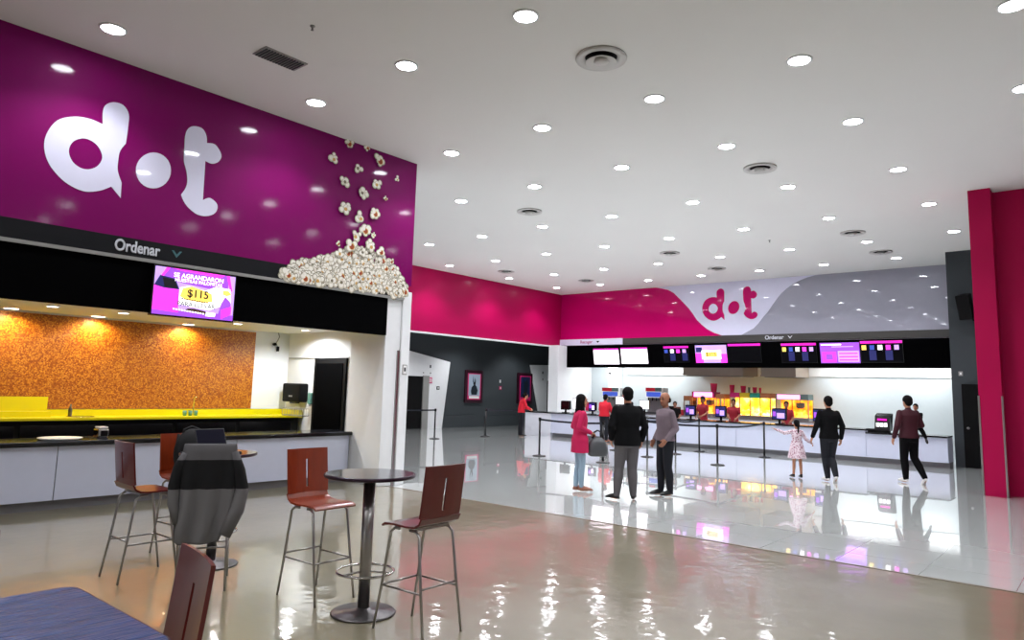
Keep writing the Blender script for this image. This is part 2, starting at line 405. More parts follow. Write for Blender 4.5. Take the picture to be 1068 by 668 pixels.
# kitchen shell behind far counter
YK = 27.0
struct('wall_back', MB().box((XM, YK, 0), (-3.36, YK + .2, 3.6)), 'bwall')
struct('ceiling_kitchen', MB().box((XM, YB + .4, 3.1), (-3.36, YK, 3.3)), 'white')
struct('wall_kitchen_left', MB().box((XM - .2, 24.3, 0), (XM + .02, YK, 3.6)), 'white')
zc = py(800, 392.8, YK).z
struct('trim_13', MB().box((-16.3, YK - .06, zc), (-3.36, YK, 3.1)), 'white', .005)  # whiter band stands in for the brightly lit top of the wall
cxa, cxb = py(634, 410, YK - .4).x, py(644, 410, YK - .4).x
struct('wall_kitchen_column', MB().box((cxa, YK - .4, 0), (cxb, YK, 3.1)), 'white', .01)
# dark wall with door, right of counter
struct('wall_dark_right', MB().box((-3.36, 22.5, 0), (7, 29, H)), 'dark')
p0, p1 = ony(1003, 401, 22.5), ony(1040, 401, 22.5)
dd = struct('door_4', MB().box((p0.x, 22.42, 0), (p1.x, 22.5, p0.z)), 'black')
dh = ony(1010, 447, 22.4)
MB().ell((dh.x, 22.40, dh.z), (.035, .03, .035)).build('door_handle', 'steel', dd)
struct('wall_magenta_right', MB().box((-1.6, 16.45, 0), (7, 16.75, H)), 'pillar')
pl = struct('wall_magenta_pillar', MB().box((-1.97, 16.05, 0), (-1.6, 16.75, H)), 'pillar')
for k, x in enumerate((-1.97, -1.6)):
    MB().box((x - .015, 16.035, 0), (x + .015, 16.06, 1.85)).build('corner_guard', 'steel', pl)

# ------------------------------------------------------------------ logo letters (outline traced once, reused at both places)
def up(pts, n=5):
    """closed Catmull-Rom; a point given with a third value is a sharp corner"""
    out = []; k = len(pts)
    for i in range(k):
        p0, p1, p2, p3 = pts[i - 1], pts[i], pts[(i + 1) % k], pts[(i + 2) % k]
        a0 = p1 if len(p1) > 2 else p0; a3 = p2 if len(p2) > 2 else p3
        for j in range(n):
            t = j / n
            out.append(tuple(.5 * ((2 * p1[c]) + (-a0[c] + p2[c]) * t + (2 * a0[c] - 5 * p1[c] + 4 * p2[c] - a3[c]) * t * t + (-a0[c] + 3 * p1[c] - 3 * p2[c] + a3[c]) * t ** 3) for c in (0, 1)))
    return out
def lw(q): p = onx(q[0] / 4.272, 100 + q[1] / 4.272, XL); return (p.y - 2.59, p.z - 4.03) + tuple(q[2:])
D_OUT = [(457, 127, 1), (458, 70), (472, 40), (507, 29), (548, 42), (573, 82), (570, 140), (560, 213, 1), (535, 245), (526, 285), (524, 335), (541, 388, 1), (537, 456, 1), (495, 405, 1), (440, 424), (370, 425), (290, 385), (225, 315), (197, 240), (207, 170), (255, 110), (330, 93), (400, 103)]
D_IN = [(370, 190), (325, 205), (306, 245), (320, 290), (355, 320), (395, 328), (435, 312), (455, 275), (440, 232), (410, 203)]
T_OUT = [(826, 172), (842, 143), (868, 136), (900, 146), (918, 175), (921, 211, 1), (958, 218), (985, 262), (975, 292), (945, 303), (914, 290, 1), (903, 465, 1), (935, 456), (967, 485), (960, 520), (925, 536), (880, 530), (840, 500), (818, 470), (806, 441, 1), (826, 412), (834, 380), (830, 335), (819, 290), (821, 230)]
d_out = up([lw(q) for q in D_OUT]); d_in = up([lw(q) for q in D_IN])
t_out = up([lw(q) for q in T_OUT])
dc = [lw((683 + 78 * math.cos(a), 333 + 80 * math.sin(a))) for a in np.linspace(0, 2 * PI, 33)[:-1]]
def logo(name, label, to3, nrm, m):
    r = empty(name, to3(0, 0), label, 'logo')
    o3 = V(r.location)
    f = lambda l: [V(to3(*p[:2])) - o3 for p in l]
    from mathutils.geometry import tessellate_polygon
    # letter d: one flat letter with its round counter left open
    o_, i_ = f(d_out), f(d_in)[::-1]
    allp = o_ + i_; tris = tessellate_polygon([o_, i_]); k = len(allp); nv = V(nrm)
    mb = MB(); fs = [tuple(t) for t in tris] + [tuple(q + k for q in t[::-1]) for t in tris]
    for st, ln in ((0, len(o_)), (len(o_), len(i_))):
        fs += [(st + q, st + (q + 1) % ln, k + st + (q + 1) % ln, k + st + q) for q in range(ln)]
    mb.add(allp + [p + nv for p in allp], fs)
    fixn(mb.build('letter_d', m, r))
    fixn(MB().prism(f(dc), nrm).build('dot', m, r))
    fixn(MB().prism(f(t_out), nrm).build('letter_t', m, r))
    return r
logo('wall_logo', 'large white rounded cinema logo lettering on the purple wall above the bar', lambda u, v: (XL + .001, 2.59 + u, 4.03 + v), (.006, 0, 0), 'logo')
sx = 2.07 / 2.19
logo('fascia_logo', 'small magenta cinema logo lettering on the white blob of the far fascia', lambda u, v: (-11.57 + u * sx, YB - .008, 4.44 + v * .94), (0, -.008, 0), 'logom')

# printed popcorn
def popcorn():
    mb = MB(); lay = [0]
    def lobe(y, z, r, mi):
        lay[0] += 1; x = XL + .012 + lay[0] * .000004
        k = 9; ph = random.random() * 6
        pts = [(x, y + r * math.cos(ph + 2 * PI * i / k) * random.uniform(.9, 1.08), z + r * math.sin(ph + 2 * PI * i / k) * random.uniform(.9, 1.08)) for i in range(k)]
        mb.add(pts, [tuple(range(k))], mi)
    def kern(y, z, s):
        n = random.randint(3, 6); ph = random.random() * 6
        pos = [(y + s * random.uniform(.3, .75) * math.cos(ph + 2 * PI * i / n + random.uniform(-.4, .4)), z + s * random.uniform(.3, .7) * math.sin(ph + 2 * PI * i / n), random.uniform(.28, .55)) for i in range(n)] + [(y, z, .45)]
        for p in pos: lobe(p[0], p[1], s * (p[2] + .06), 2)
        random.shuffle(pos)
        for p in pos:
            lobe(p[0], p[1], s * p[2], 1)
            lobe(p[0] + s * .04, p[1] + s * .06, s * p[2] * .72, 0)
        q = random.random()
        if q < .35: lobe(y + s * .1, z - s * .1, s * .46, 4); lobe(y + s * .12, z - s * .14, s * .32, 3); lobe(y - s * .25, z + s * .2, s * .3, 0)
        elif q < .75: lobe(y + random.uniform(-.3, .3) * s, z - s * .2, s * .26, 4)
        else: lobe(y + random.uniform(-.3, .3) * s, z, s * .25, 2)
    # pile
    pile = []
    y0, y1 = 5.95, 8.38
    prof = [(5.95, 3.42), (6.2, 3.6), (6.5, 3.68), (6.8, 3.82), (7.1, 3.95), (7.4, 4.05), (7.7, 3.98), (8.0, 3.88), (8.2, 3.72), (8.38, 3.45)]
    for _ in range(300):
        y = random.uniform(y0, y1)
        for a, b in zip(prof, prof[1:]):
            if a[0] <= y <= b[0]: top = a[1] + (b[1] - a[1]) * (y - a[0]) / (b[0] - a[0])
        z = random.uniform(3.36, top); pile.append((z + random.uniform(-.12, .12), y, z))
    pile.sort(reverse=True)
    for _k, y, z in pile: kern(y, z, random.uniform(.085, .125))
    for px, pyy, s in [(363, 150, .09), (382, 154.5, .06), (347, 165.5, .10), (372.5, 176, .10), (395, 168, .11), (358, 190, .105), (392, 192, .10), (377.5, 202, .10), (413, 187, .055), (401, 207.5, .05), (359.5, 217, .11), (390, 223, .10), (374, 227, .11), (379.5, 240.5, .11), (370, 246, .11), (388, 245.5, .05), (365, 256.5, .12), (351.5, 254.5, .05), (385, 256.5, .11), (396, 263, .09), (378, 264, .09), (407, 273, .06), (353, 264, .09)]:
        p = onx(px, pyy, XL); kern(p.y, p.z, s * 1.12)
    return mb
o = popcorn().build('popcorn_mural', ['kernel', 'kernel2', 'kernel3', 'kernel4', 'kernel5'])
tag(o, 'printed heap of falling popcorn on the right end of the purple wall', 'wall graphic')

# Ordenar sign, near
r = empty('order_sign', (XL + .012, 3.4, 3.42), 'pale Ordenar lettering with down arrow on black band under the purple wall', 'sign')
pa, pb = onx(117, 256, XL), onx(168, 263, XL)
text('lettering', 'Ordenar', .21, 'txt', r, frameX(.0, (pa.y + pb.y) / 2 - 3.4, 0), bold=.006, sx=(pb.y - pa.y) / .80)
pc = onx(184, 264, XL)
MB().prism([(0, pc.y - 3.4 - .07, .05), (0, pc.y - 3.4 - .04, .05), (0, pc.y - 3.4, 0), (0, pc.y - 3.4 + .04, .05), (0, pc.y - 3.4 + .07, .05), (0, pc.y - 3.4, -.045)], (.003, 0, 0)).build('arrow', 'teal', r)
# far signs
yy = YB - .034
pa, pb = ony(797, 352, yy), ony(818, 352, yy)
r = empty('far_order_sign', (pa.x, yy, 3.76), 'small Ordenar lettering with arrow on the far dark band above the menu screens', 'sign')
text('lettering', 'Ordenar', .19, 'txt', r, frameY((pb.x - pa.x) / 2, 0, 0), bold=.004, sx=(pb.x - pa.x) / .72)
pc = ony(824, 352, yy).x - pa.x
MB().prism([(pc - .08, 0, .05), (pc - .05, 0, .05), (pc, 0, 0), (pc + .05, 0, .05), (pc + .08, 0, .05), (pc, 0, -.05)], (0, -.003, 0)).build('arrow', 'txt', r)
pa, pb = ony(584, 358, YB), ony(650, 357, YB)
r = empty('pickup_sign', (pa.x, YB - .05, 3.64), 'white strip sign with magenta Recoger lettering at the left end of the far band', 'sign')
MB().box((0.02, -.02, 0), (pb.x - pa.x, .015, .25)).build('sign_board', 'logo', r)
t0 = ony(605, 358, YB).x - pa.x; t1 = ony(620, 358, YB).x - pa.x
text('lettering', 'Recoger', .18, 'txtm', r, frameY((t0 + t1) / 2, -.024, .125), bold=.002, sx=(t1 - t0) / .72)
pc = ony(624.5, 357, YB).x - pa.x
MB().prism([(pc - .09, -.022, .16), (pc + .09, -.022, .16), (pc, -.022, .08)], (0, -.003, 0)).build('arrow', 'matblack', r)

# ------------------------------------------------------------------ menu board + screens far
mb0 = V((XM + .12, YB - .04, 3.64))
r = empty('menu_board', (XM, YB, 2.72), 'long black tilted menu board hanging over the far concession counter', 'menu board')
tilt = .18
bx0, bx1 = XM + .15 - XM, -3.38 - XM
MB().prism([(bx0, -.03, .90), (bx0, tilt - .03, .0), (bx0, tilt + .1, .0), (bx0, tilt + .1, .90)], (bx1 - bx0, 0, 0)).build('board', 'matblack', r)
def menu_plane(x, y):
    """point of the pixel on the tilted board's face"""
    n = V((0, -.92, -tilt)).normalized(); p0 = V((0, YB - .03, 3.64)); d = ray(x, y); t = (p0 - CAM).dot(n) / d.dot(n); return CAM + d * t
tn = V((0, -.92, -tilt)).normalized(); tu = V((0, -tilt, .92)).normalized()
def menu_screen(name, label, quad, base, items, group=None):
    """quad = left px x, right px x, top y, bottom y at centre"""
    xl, xr, yt, yb = quad
    a, b, c = menu_plane(xl, yt), menu_plane(xr, yt), menu_plane((xl + xr) / 2, yb)
    w = b.x - a.x; ht = (a - c).dot(tu)
    r = empty(name, a + tn * .004, label, 'screen')
    def q(u0, v0, u1, v1, off=0):
        P = lambda u, v: V((u * w, 0, 0)) - tu * (v * ht) + tn * off
        return [P(u0, v0), P(u0, v1), P(u1, v1), P(u1, v0)]
    MB().prism(q(-.01, -.015, 1.01, 1.015), tn * .02).build('bezel', 'blackg', r)
    MB().prism(q(0, 0, 1, 1, .021), tn * .001).build('display', base, r)
    for k, (nm, m, *rc) in enumerate(items):
        if nm == 'text':
            body, size, u, v = rc
            mt = Matrix.Translation(V((u * w, 0, 0)) - tu * (v * ht) + tn * .026)
            rot = Matrix((((1, 0, 0)), (0, tu.y, tn.y), (0, tu.z, tn.z))).to_4x4()
            text('lettering', body, size * ht, m, r, mt @ rot, ext=.0005, bold=.0006)
        else:
            MB().prism(q(*rc, .0222 + k * .0003), tn * .0003).build(nm, m, r)
    return r
menu_screen('menu_screen', 'blank white menu screen, left one of the glowing pair near the far corner', (619, 645, 364, 380), 'screenw', [('header_bar', 'scrmag', 0, 0, 1, .1)])
menu_screen('menu_screen', 'blank white menu screen, right one of the glowing pair near the far corner', (647.5, 675, 363, 379.5), 'screenw', [('header_bar', 'scrmag', 0, 0, 1, .1)])
tiles = [('header_bar', 'scrmag', 0, 0, 1, .12)]
def tls(n, w, s=0):
    out = list(tiles)
    for i in range(n):
        u = .03 + i * .97 / n
        out.append(('picture_tile', ['scryel', 'scrblue', 'scrwt', 'scrpink', 'scrlil'][(i + s) % 5], u, .2, u + .5 / n * 1.1, .42))
        if i % 2: out.append(('menu_column', 'scrnavy', u - .02, .45, u + .75 / n, .9))
    return out
menu_screen('menu_screen', 'dark menu screen with four blue tiles left of the far price advert', (692, 718, 361.5, 378), 'scrdark', tls(4, 0, 1))
promo = [('box_shape', 'scrpink', 0, .45, .25, 1), ('box_shape', 'scrpink', .8, .5, 1, 1), ('dark_box', 'scrnavy', .02, .12, .22, .4), ('pale_panel', 'scrwt', .2, .3, .82, .8), ('burst', 'scryel', .32, .38, .7, .66)]
menu_screen('menu_screen', 'bright pink and lilac price advert screen left of the far logo, above the counter', (725, 757.5, 360.5, 378.5), 'scrlil', promo + [('text', 'scrtxt', '$115', .3, .5, .52)])
menu_screen('menu_screen', 'nearly dark menu screen with only a thin magenta bar at its top', (759, 793, 359, 378), 'scrdark', [('header_bar', 'scrmag', .0, .0, 1, .12)])
menu_screen('menu_screen', 'dark five-column menu screen immediately left of the violet combo screen', (814.5, 851, 358.5, 378.5), 'scrdark', tls(5, 0))
menu_screen('menu_screen', 'bright violet and magenta combo screen between two dark menu screens', (855, 896, 358, 378.8), 'scrpurp', [('header_bar', 'scrwt', .03, .06, .55, .12), ('header_bar', 'scrlil', .3, .17, .85, .22), ('picture_tile', 'scrpink', .05, .45, .4, .95), ('picture_tile', 'scrpurp', .14, .55, .32, .85), ('price_panel', 'scrlil', .45, .4, .98, .95), ('price_row', 'scrpink', .48, .5, .95, .56), ('price_row', 'scrpink', .48, .66, .95, .72), ('price_row', 'scrpink', .48, .82, .95, .88)])
menu_screen('menu_screen', 'rightmost dark five-column menu screen with magenta bar above far counter', (897, 941, 356, 378), 'scrdark', tls(5, 0))

# near TV
tv = empty('television', (XL + .03, 3.97, 2.56), 'bright pink promotional television reading $115 on the black band over the bar', 'television')
def tvp(u0, v0, u1, v1, off, th=.002):
    W_, H_ = 1.15, .66
    return [(off, u0 * W_, v0 * H_), (off, u1 * W_, v0 * H_), (off, u1 * W_, v1 * H_), (off, u0 * W_, v1 * H_)]
MB().box((-.03, 0, 0), (.04, 1.17, .68)).build('bezel', 'blackg', tv, .005)
def tvq(nm, m, pts, off): return fixn(MB().prism([(off, .02 + u * 1.13, .02 + v * .64) for u, v in pts], (.0008, 0, 0)).build(nm, m, tv))
tvq('display', 'scrlil', [(0, 0), (1, 0), (1, 1), (0, 1)], .041)
tvq('backdrop', 'scrpurp', [(0, 0), (1, 0), (1, .12), (0, .16)], .0425)
tvq('backdrop', 'scrpurp', [(.08, .75), (.9, .62), (.93, 1), (.13, 1)], .0425)
tvq('stripe', 'scrpink', [(.06, .78), (.09, .78), (.17, 1), (.13, 1)], .0435)
tvq('stripe', 'scrpink', [(.88, 1), (.92, 1), (.97, .66), (.94, .66)], .0435)
tvq('stripe', 'scrpink', [(.3, .97), (.8, .93), (.86, 1), (.2, 1)], .0435)
tvq('box_front', 'scrpink', [(0, .1), (.3, .07), (.3, .55), (0, .62)], .044)
tvq('box_side', 'scrnavy', [(0, .6), (.12, .56), (.3, .56), (.24, .78), (.06, .82)], .0445)
tvq('box_mouth', 'scrtxt', [(.12, .58), (.28, .58), (.23, .76), (.09, .78)], .045)
tvq('pale_panel', 'scrwt', [(.3, .25), (.68, .18), (.96, .4), (.94, .7), (.75, .72), (.62, .6), (.4, .66), (.3, .6)], .0452)
tvq('burst', 'scryel', [(.31, .42), (.38, .36), (.6, .33), (.72, .38), (.7, .55), (.6, .6), (.45, .66), (.34, .6)], .0458)
tvq('burst', 'scryel', [(.84, .66), (.92, .66), (.96, .58), (.9, .54), (.85, .56)], .0458)
tvq('box_front', 'scrpurp', [(.8, .1), (.97, .2), (.95, .42), (.88, .52), (.83, .35)], .0462)
tvq('box_front', 'scrpink', [(.84, .02), (.97, .14), (.97, .32), (.84, .22)], .0466)
tvq('nuggets', 'brown', [(.38, .14), (.66, .08), (.64, .15), (.5, .185), (.42, .18)], .0464)
def tt(body, u, v, size, m, bold=.003, sx=1): text('lettering', body, size, m, tv, frameX(.048, .02 + u * 1.13, .02 + v * .64), ext=.0005, bold=bold * .4, sx=sx)
tt('SE AGRANDARON', .53, .86, .085, 'scrwt'); tt('NUESTRAS PALOMITAS', .53, .76, .065, 'scrwt', .002)
tt('$115', .53, .5, .15, 'scrtxt', .006); tt('PARA LLEVAR', .52, .265, .088, 'scrtxt', .002)
for k in range(11): tvq('small_print', 'scrtxt', [(.33 + k * .031, .365 - k * .003), (.352 + k * .031, .363 - k * .003), (.352 + k * .031, .385 - k * .003), (.33 + k * .031, .387 - k * .003)], .0475)
for k in range(12): tvq('small_print', 'scrwt', [(.24 + k * .033, .125 - k * .004), (.262 + k * .033, .123 - k * .004), (.262 + k * .033, .155 - k * .004), (.24 + k * .033, .157 - k * .004)], .0475)
tvq('small_print', 'scrwt', [(.64, .05), (.76, .05), (.77, .13), (.65, .14)], .0475)

# ------------------------------------------------------------------ ceiling fittings
def spot(loc, e, col=(1, 1, 1), ang=120, r=.08, blend=.6):
    l = bpy.data.lights.new('lamp', 'SPOT'); l.energy = e; l.color = col; l.spot_size = math.radians(ang); l.spot_blend = blend; l.shadow_soft_size = r
    o = bpy.data.objects.new('lamp_light', l); COL.objects.link(o); o.location = loc; return o
ringm = MB().lathe([(.10, -.0), (.135, -.0), (.135, -.012), (.105, -.014), (.10, -.004)], n=28); 
def downlight_proto(lensm, s=1):
    r = empty('downlight', (0, 0, 0), 'x', 'downlight')
    MB().lathe([(.125 * s, .0), (.125 * s, -.016), (.15 * s, -.012), (.153 * s, .0)], n=28).build('trim_ring', 'white', r, smooth=True)
    MB().lathe([(.0, -.010), (.125 * s, -.010), (.125 * s, -.004), (0, -.004)], n=28).build('lens', lensm, r)
    return r
proto = downlight_proto('lens')
ords = ['first', 'second', 'third', 'fourth', 'fifth', 'sixth', 'seventh', 'eighth', 'ninth', 'tenth']
rows = [
 [(548.2, 16.5), (423.9, 68.2), (329.5, 106.8)],
 [(1056.7, 5), (833.5, 62.6), (682.5, 102.7), (565.5, 133), (470.9, 159.5)],
 [(1068.5, 91.5), (889.3, 126.4), (757.8, 152.3), (648.3, 174.4), (557.5, 194.3), (481, 209.5)],
 [(936.8, 176.5), (821.8, 194.7), (722.6, 211), (638, 225.5), (565.7, 236.2), (502.6, 246.4), (447.8, 255)],
 [(968.9, 212.7), (864.5, 227.3), (775.5, 239), (698, 248.6), (630.4, 257), (569.6, 264.8), (517, 272), (469, 277)],
 [(994.7, 241.2), (904, 252.2), (823.3, 260.2), (751, 268), (686.4, 275), (629.8, 280.8), (578, 286.4), (531, 290.3)],
 [(934.7, 269), (859, 276), (792, 282.4), (731.3, 287.5), (676, 292.4), (625.9, 296.8), (580.5, 300.2)]]
LE = 190
first = True
def put_light(px, pyy, label, e=LE, grp='recessed ceiling downlights'):
    global first
    p = onz(px, pyy, H)
    o = proto if first else copy_tree(proto); first = False
    o.location = p; o['label'] = label; o['group'] = grp
    if e: 
        l = spot(p - V((0, 0, .03)), e, (.95, .96, 1.0)); l.name = 'downlight_glow'
for ri, row in enumerate(rows):
    for k, (px, pyy) in enumerate(row[::-1]):
        where = 'farthest row' if ri == 6 else 'nearest row' if ri == 0 else '%s nearest row' % ords[ri]
        put_light(px, pyy, 'round ceiling downlight, %s from left in the %s' % (ords[k], where), LE * (1.0 if ri > 1 else .8))
put_light(118, 30, 'round ceiling downlight close to the left end of the purple wall top', LE * .8)
# lamps of the same grid beside and behind the viewer (the mural reflects these)
for x, y in [(-7.9, .2), (-5.9, .2), (-4.0, .2), (-2, .2), (0, .2), (2, .2), (-8.0, -2.5), (-6, -2.5), (-4, -2.5), (-2, -2.5), (2, 3), (4, 3), (4, 6), (2.2, 6), (0, 3), (-.3, 5.7)]:
    p = copy_tree(proto); p.location = (x, y, H); p['label'] = 'round ceiling downlight overhead outside the view'; p['group'] = 'downlights outside the view'
    l = spot(V((x, y, H - .03)), LE * .55, (.95, .96, 1.0)); l.name = 'downlight_glow'
# diffusers
def diffuser_proto():
    r = empty('ceiling_diffuser', (0, 0, 0), 'x', 'air diffuser')
    MB().lathe([(.16, .0), (.17, -.02), (.25, -.035), (.255, -.02), (.25, 0)], n=36).build('outer_cone', 'grey2', r, smooth=True)
    MB().lathe([(0, -.002), (.16, -.002), (.16, -.0005), (0, -.0005)], n=36).build('throat', 'black', r)
    MB().lathe([(.07, -.03), (.15, -.07), (.155, -.065), (.09, -.02), (.07, -.012)], n=36).build('inner_cone', 'grey2', r, smooth=True)
    MB().lathe([(0, -.085), (.06, -.08), (.075, -.06), (.06, -.03), (.01, -.002)], n=28).build('centre_cone', 'grey2', r, smooth=True)
    return r
M['grey2'] = mat('diffuser_paint', 'c2c0be', .5)
dp = diffuser_proto()
dl = [(627, 60, 'large round air diffuser nearest the camera in the ceiling'), (792.5, 175, 'round air diffuser in the ceiling, second nearest, right of centre'), (552.3, 220.3, 'round air diffuser in the ceiling left of centre, halfway to the far wall'),
      (889.3, 242.6, 'round air diffuser in the ceiling near the right dark wall'), (698.5, 263.9, 'round air diffuser in the ceiling left of the far logo'), (528, 283, 'small far round air diffuser close to the magenta far left wall'),
      (611.4, 292.6, 'tiny far round air diffuser over the corner of the two magenta walls'), (747.8, 280, 'tiny far round air diffuser directly above the far logo'), (918.5, 262.7, 'far round air diffuser above the silver grey fascia')]
for k, (x, y, lab) in enumerate(dl):
    o = dp if k == 0 else copy_tree(dp); o.location = onz(x, y, H) ; o['label'] = lab; o['group'] = 'round ceiling air diffusers'
    s_ = 1.25 if k == 0 else 1.15; o.scale = (s_, s_, 1)
c0 = onz(292.7, 61, H)
r = empty('ceiling_grille', c0, 'rectangular grey return air grille in the ceiling above the purple wall', 'air grille')
ga, gb = onz(271, 59.5, H), onz(314, 64, H)
MB().box((-.16, -.30, -.015), (.16, .30, 0)).build('frame', 'grey', r, .003)
for k in range(14):
    MB().box((-.135, -.275 + k * .04, -.028), (.135, -.262 + k * .04, -.015)).build('slat', 'dark', r)
for k, (x, y, lab) in enumerate([(326, 27, 'small sprinkler head in the ceiling above the purple wall'), (802.6, 250.7, 'small sprinkler head in the far right part of the ceiling')]):
    o = MB().lathe([(.03, 0), (.03, -.01), (.01, -.015), (.012, -.05), (.02, -.055), (.0, -.06)], n=14).build('sprinkler', 'grey', smooth=True); o.location = onz(x, y, H); tag(o, lab, 'sprinkler', 'ceiling sprinklers')

# ------------------------------------------------------------------ near bar (left)
CX = -10.55
cnt = empty('bar_counter', (CX, 0, 0), 'long white panelled bar counter with dark top on the left', 'counter')
ys = [-5.9, -2.6, -.9, onz(3, 500, .5).y if False else 1.0]
seams = [onx(x, 490, CX).y for x in (58.5, 190, 245, 381)]
allp = [-5.9, -3.3, -.7] + [1.0] + [s_ for s_ in (seams[0], seams[2], seams[3]) if s_ < 7.7] + [8.0]
for a, b in zip(allp, allp[1:]):
    MB().box((-.02, a + .006, .13), (.0, b - .006, .82)).build('front_panel', 'panel', cnt, .002)
MB().box((-.62, -5.9, .13), (-.02, 8.0, .82)).build('carcass', 'darkst', cnt)
MB().box((-.60, -5.9, 0), (-.10, 8.0, .13)).build('kick_board', 'toe', cnt)
MB().box((-.68, -5.9, .82), (.06, 8.015, .875)).build('worktop_edge', 'blackg', cnt, .003)
MB().box((-.67, -5.9, .875), (.045, 8.01, .885)).build('worktop', 'tabletop', cnt)
# back bar
bb = empty('back_counter', (-12.95, 0, 0), 'black fronted back counter with yellow worktop under the orange mosaic wall', 'counter')
MB().box((0.0, -5.9, 0), (.6, 8.1, 1.05)).build('cabinet', 'black', bb)
for k in range(12): MB().box((.6, -5.8 + k * 1.15, .1), (.62, -4.72 + k * 1.15, .98)).build('cabinet_door', 'blackg', bb, .004)
MB().box((0, -5.9, 1.05), (.64, 8.1, 1.09)).build('worktop', 'yellow', bb, .004)
ys_ = onx(50, 410, -12.95).y
zt0, zt1 = onx(25, 414, -12.9).z, onx(200, 427, -12.9).z
MB().box((0.0, -5.9, 1.09), (.03, 8.1, zt1)).build('splashback', 'yellow', bb)
MB().box((0.0, -5.9, zt1), (.035, ys_, zt0)).build('raised_splashback', 'yellow', bb)
MB().box((0.0, -5.9, 1.09), (.25, ys_, zt1 - .02)).build('ledge', 'yellow', bb, .004)
MB().box((0.0, 8.07, 1.05), (.64, 8.15, zt1)).build('side_splashback', 'yellow', bb)
# items of the bar
def on_counter(px, zt=.885): 
    return onz(px[0], px[1], zt)
p = on_counter((112, 451)); 
r = empty('napkin_dispenser', (max(p.x, -10.95), onx(112, 445, -10.75).y, .885), 'chrome and black napkin dispenser standing on the bar counter', 'dispenser')
MB().box((-.1, -.075, 0), (.1, .075, .13)).build('body', 'chrome', r, .03, smooth=False)
MB().box((.1, -.04, .02), (.106, .05, .10)).build('napkin_slot', 'black', r)
MB().box((-.08, -.06, .13), (.08, .06, .15)).build('top_cap', 'paperw', r, .008)
q = onx(95, 450, -10.7)
o = MB().lathe([(0, 0), (.2, 0), (.26, .02), (.26, .028), (.2, .008), (0, .008)], n=40).build('serving_tray', 'paperw', smooth=True); o.location = (-10.75, q.y - .35, .886); tag(o, 'shallow round white tray lying on the bar counter left of napkin dispenser', 'tray')
q = onx(72, 440, -12.6); o = MB().lathe([(0, 0), (.028, 0), (.028, .12), (.012, .16), (.012, .2), (0, .2)], n=16).build('sauce_bottle', 'darkst', smooth=True); o.location = (-12.6, q.y, 1.091); tag(o, 'small dark bottle standing on the yellow back worktop', 'bottle')
q = onx(85, 440, -12.55)
r = empty('sink', (-12.62, q.y, 1.091), 'round steel sink bowl rim set in the yellow back worktop', 'sink')
MB().lathe([(.02, .004), (.15, .004), (.19, .012), (.2, .004), (.19, 0), (.02, 0)], n=30).build('rim', 'chrome', r, smooth=True)
q = onx(199, 430, -12.6)
r = empty('glass_rack', (-12.62, q.y, 1.091), 'wire rack of small glasses on the yellow back worktop', 'rack')
for k in range(3): MB().lathe([(.0, 0), (.03, 0), (.035, .09), (.032, .09), (.027, .006), (0, .006)], (.0, -.1 + k * .1, 0), n=14).build('glass', 'green', r, smooth=True)
MB().tube([(0, .05, 0), (0, .05, .30), (.03, .05, .34), (.09, .05, .33)], .009).build('spout', 'chrome', r, smooth=True)
# basket on side splash
bx = ony(309, 433, 7.95); bx.x = max(bx.x, -12.62)
r = empty('wire_basket', (bx.x, 7.93, 1.091), 'wire basket hanging at the right end of the yellow worktop', 'basket')
for k in range(8):
    MB().tube([(-.3 + k * .085, -.1, .14), (-.3 + k * .085, -.1, 0), (-.3 + k * .085, .1, 0), (-.3 + k * .085, .1, .14)], .005, 6).build('wire', 'wire', r)
for z in (.01, .14): MB().tube([(-.3, -.1, z), (.295, -.1, z), (.295, .1, z), (-.3, .1, z), (-.3, -.1, z)], .006, 6).build('rim_wire', 'wire', r)
# papertowel dispenser, soap, door wall
a, b = ony(304, 400, 8.2), ony(321, 420, 8.2)
r = empty('paper_towel_dispenser', ((a.x + b.x) / 2, 8.2, b.z), 'black paper towel dispenser on the white wall beside the bar door', 'dispenser')
MB().box((-(b.x - a.x) / 2, -.2, 0), ((b.x - a.x) / 2, 0, a.z - b.z)).build('housing', 'black', r, .03)
MB().box((-.06, -.207, .1), (.06, -.2, .13)).build('window_slot', 'grey', r)
MB().box((-.1, -.15, -.03), (.1, -.05, 0)).build('outlet', 'blackg', r)
a = ony(326, 416, 8.2)
r = empty('soap_dispenser', (a.x, 8.2, a.z), 'grey green soap dispenser between paper towel dispenser and bar door', 'dispenser')
MB().box((-.05, -.09, -.11), (.05, 0, .11)).build('reservoir', 'green', r, .02)
MB().box((-.03, -.11, -.15), (.03, -.04, -.11)).build('pump', 'paperw', r, .008)
a = onx(293, 350, -12.97)
r = empty('hanging_cable', (-12.96, min(a.y, 7.9), 2.73), 'loose black cable with plug hanging from the bar ceiling by the corner', 'cable')
MB().tube([(0, 0, 0), (.01, .03, -.08), (.0, .0, -.16), (.02, -.05, -.22), (.02, .0, -.30)], .009).build('cord', 'grey', r, smooth=True)
MB().ell((.03, -.08, -.24), (.03, .05, .03)).build('plug', 'black', r, smooth=True)
MB().box((.0, -.02, -.38), (.05, .02, -.28)).build('socket', 'black', r, .005)
